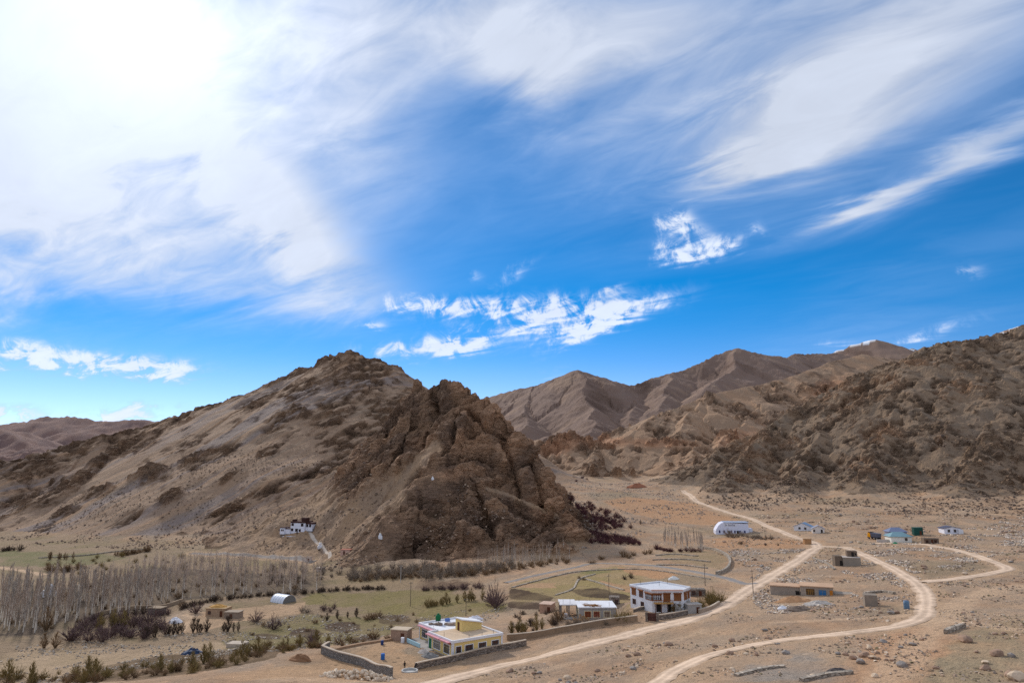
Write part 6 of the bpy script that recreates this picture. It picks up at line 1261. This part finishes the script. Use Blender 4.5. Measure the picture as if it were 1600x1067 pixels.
        F = (bf[None] + 7 * np.arange(n)[:, None, None]).reshape(-1, 3); me = mesh_from_np(name, V.reshape(-1, 3), F, False); C = np.array([lin(*c) for c in cols])[g.integers(0, len(cols), n)] * g.uniform(.75, 1.25, (n, 1))
        cc = np.ones((n, 7, 4), np.float32); cc[..., :3] = C[:, None]; at = me.attributes.new('albedo', 'FLOAT_COLOR', 'POINT'); at.data.foreach_set('color', cc.ravel()); me.materials.append(SM); o = link(name, me); o['kind'] = 'stuff'; tag(o, label, 'stones')
    SM = stone_material()
    def in_fan(poly, noise_lo, freq, bias=1.0):
        pw = cast(poly)[:, :2]; a0, b0 = pw.min(0); a1, b1 = pw.max(0)
        def f(N):
            out = []; tot = 0
            for _ in range(60):
                # nearer stones show, so draw evenly in bearing and log distance
                q = np.stack([g.uniform(a0, a1, N), b0 * (b1 / b0) ** g.random(N)], 1); w = inpoly(q[:, 0], q[:, 1], pw) & (noise2(q[:, 0] / freq, q[:, 1] / freq, 4) + 0.4 * noise2(q[:, 0] / 7, q[:, 1] / 7, 7) > noise_lo) & (road_dist(q[:, 0], q[:, 1]) > 0.4)
                for a, b, r in AVOID: w &= (q[:, 0] - a) ** 2 + (q[:, 1] - b) ** 2 > r * r
                out.append(q[w]); tot += int(w.sum())
                if tot >= N: break
            return np.vstack(out)[:N]
        return f
    plainpix = [(640, 1067), (900, 1018), (1150, 950), (1200, 905), (1110, 860), (1110, 805), (1300, 797), (1600, 812), (1650, 812), (1650, 1067)]
    scatter('loose_stones', 'countless loose stones strewn over the stony plain', 9500, in_fan(plainpix, 0.08, 18), lambda n, q: (0.10 + 0.30 * g.random(n) ** 3) * (0.6 + q[:, 1] / 300), [(172, 146, 124), (150, 126, 106), (204, 184, 162), (136, 118, 102), (140, 124, 92), (190, 166, 142)])
    scatter('pale_rubble', 'pale stone rubble in patches across the stony plain', 5200, in_fan([(1150, 915), (1190, 895), (1120, 862), (1250, 858), (1420, 850), (1600, 806), (1600, 850), (1500, 885), (1440, 900), (1420, 945), (1200, 960)], 0.16, 16), lambda n, q: (0.16 + 0.34 * g.random(n) ** 2) * (0.7 + q[:, 1] / 500), [(220, 204, 184), (204, 184, 164), (182, 162, 146), (154, 136, 122)])
    scatter('hillside_stones', 'countless dark stones fallen down the lower rocky hillside', 5000, in_fan([(1080, 790), (1100, 740), (1250, 730), (1600, 660), (1650, 660), (1650, 815), (1300, 800)], -0.1, 40), lambda n, q: 0.35 + 0.95 * g.random(n) ** 3, [(118, 96, 80), (96, 80, 70), (140, 116, 96)])
    scatter('scree_stones', 'countless stones on the scree slopes of the mountain and crag foot', 5000, in_fan([(0, 850), (300, 860), (520, 890), (900, 862), (860, 800), (600, 780), (540, 700), (400, 700), (0, 760)], -0.05, 35), lambda n, q: 0.3 + 0.8 * g.random(n) ** 3, [(130, 106, 88), (104, 86, 74), (160, 136, 114)])
    scatter('streambed_stones', 'pale stones of the dry streambed and field banks', 4200, in_fan([(0, 1066), (0, 1012), (150, 1000), (270, 965), (330, 985), (480, 958), (640, 955), (780, 950), (780, 965), (560, 1004), (330, 1030), (120, 1066)], 0.02, 14), lambda n, q: 0.12 + 0.35 * g.random(n) ** 2, [(200, 184, 164), (176, 158, 140), (150, 134, 118)])
    scatter('stream_rubble', 'stones among the thorn thickets of the upper stream valley', 2600, in_fan([(860, 860), (1140, 800), (1000, 750), (880, 750)], 0.0, 20), lambda n, q: 0.25 + 0.6 * g.random(n) ** 2, [(176, 160, 146), (150, 134, 122), (120, 104, 94)])
AVOID = [(-15, 178, 20), (-32, 166, 18), (42, 203, 12), (21, 203, 10), (180, 336, 12), (86, 207, 11), (123, 262, 8), (91, 184, 4), (125, 407, 14), (217, 350, 8)]
stones()
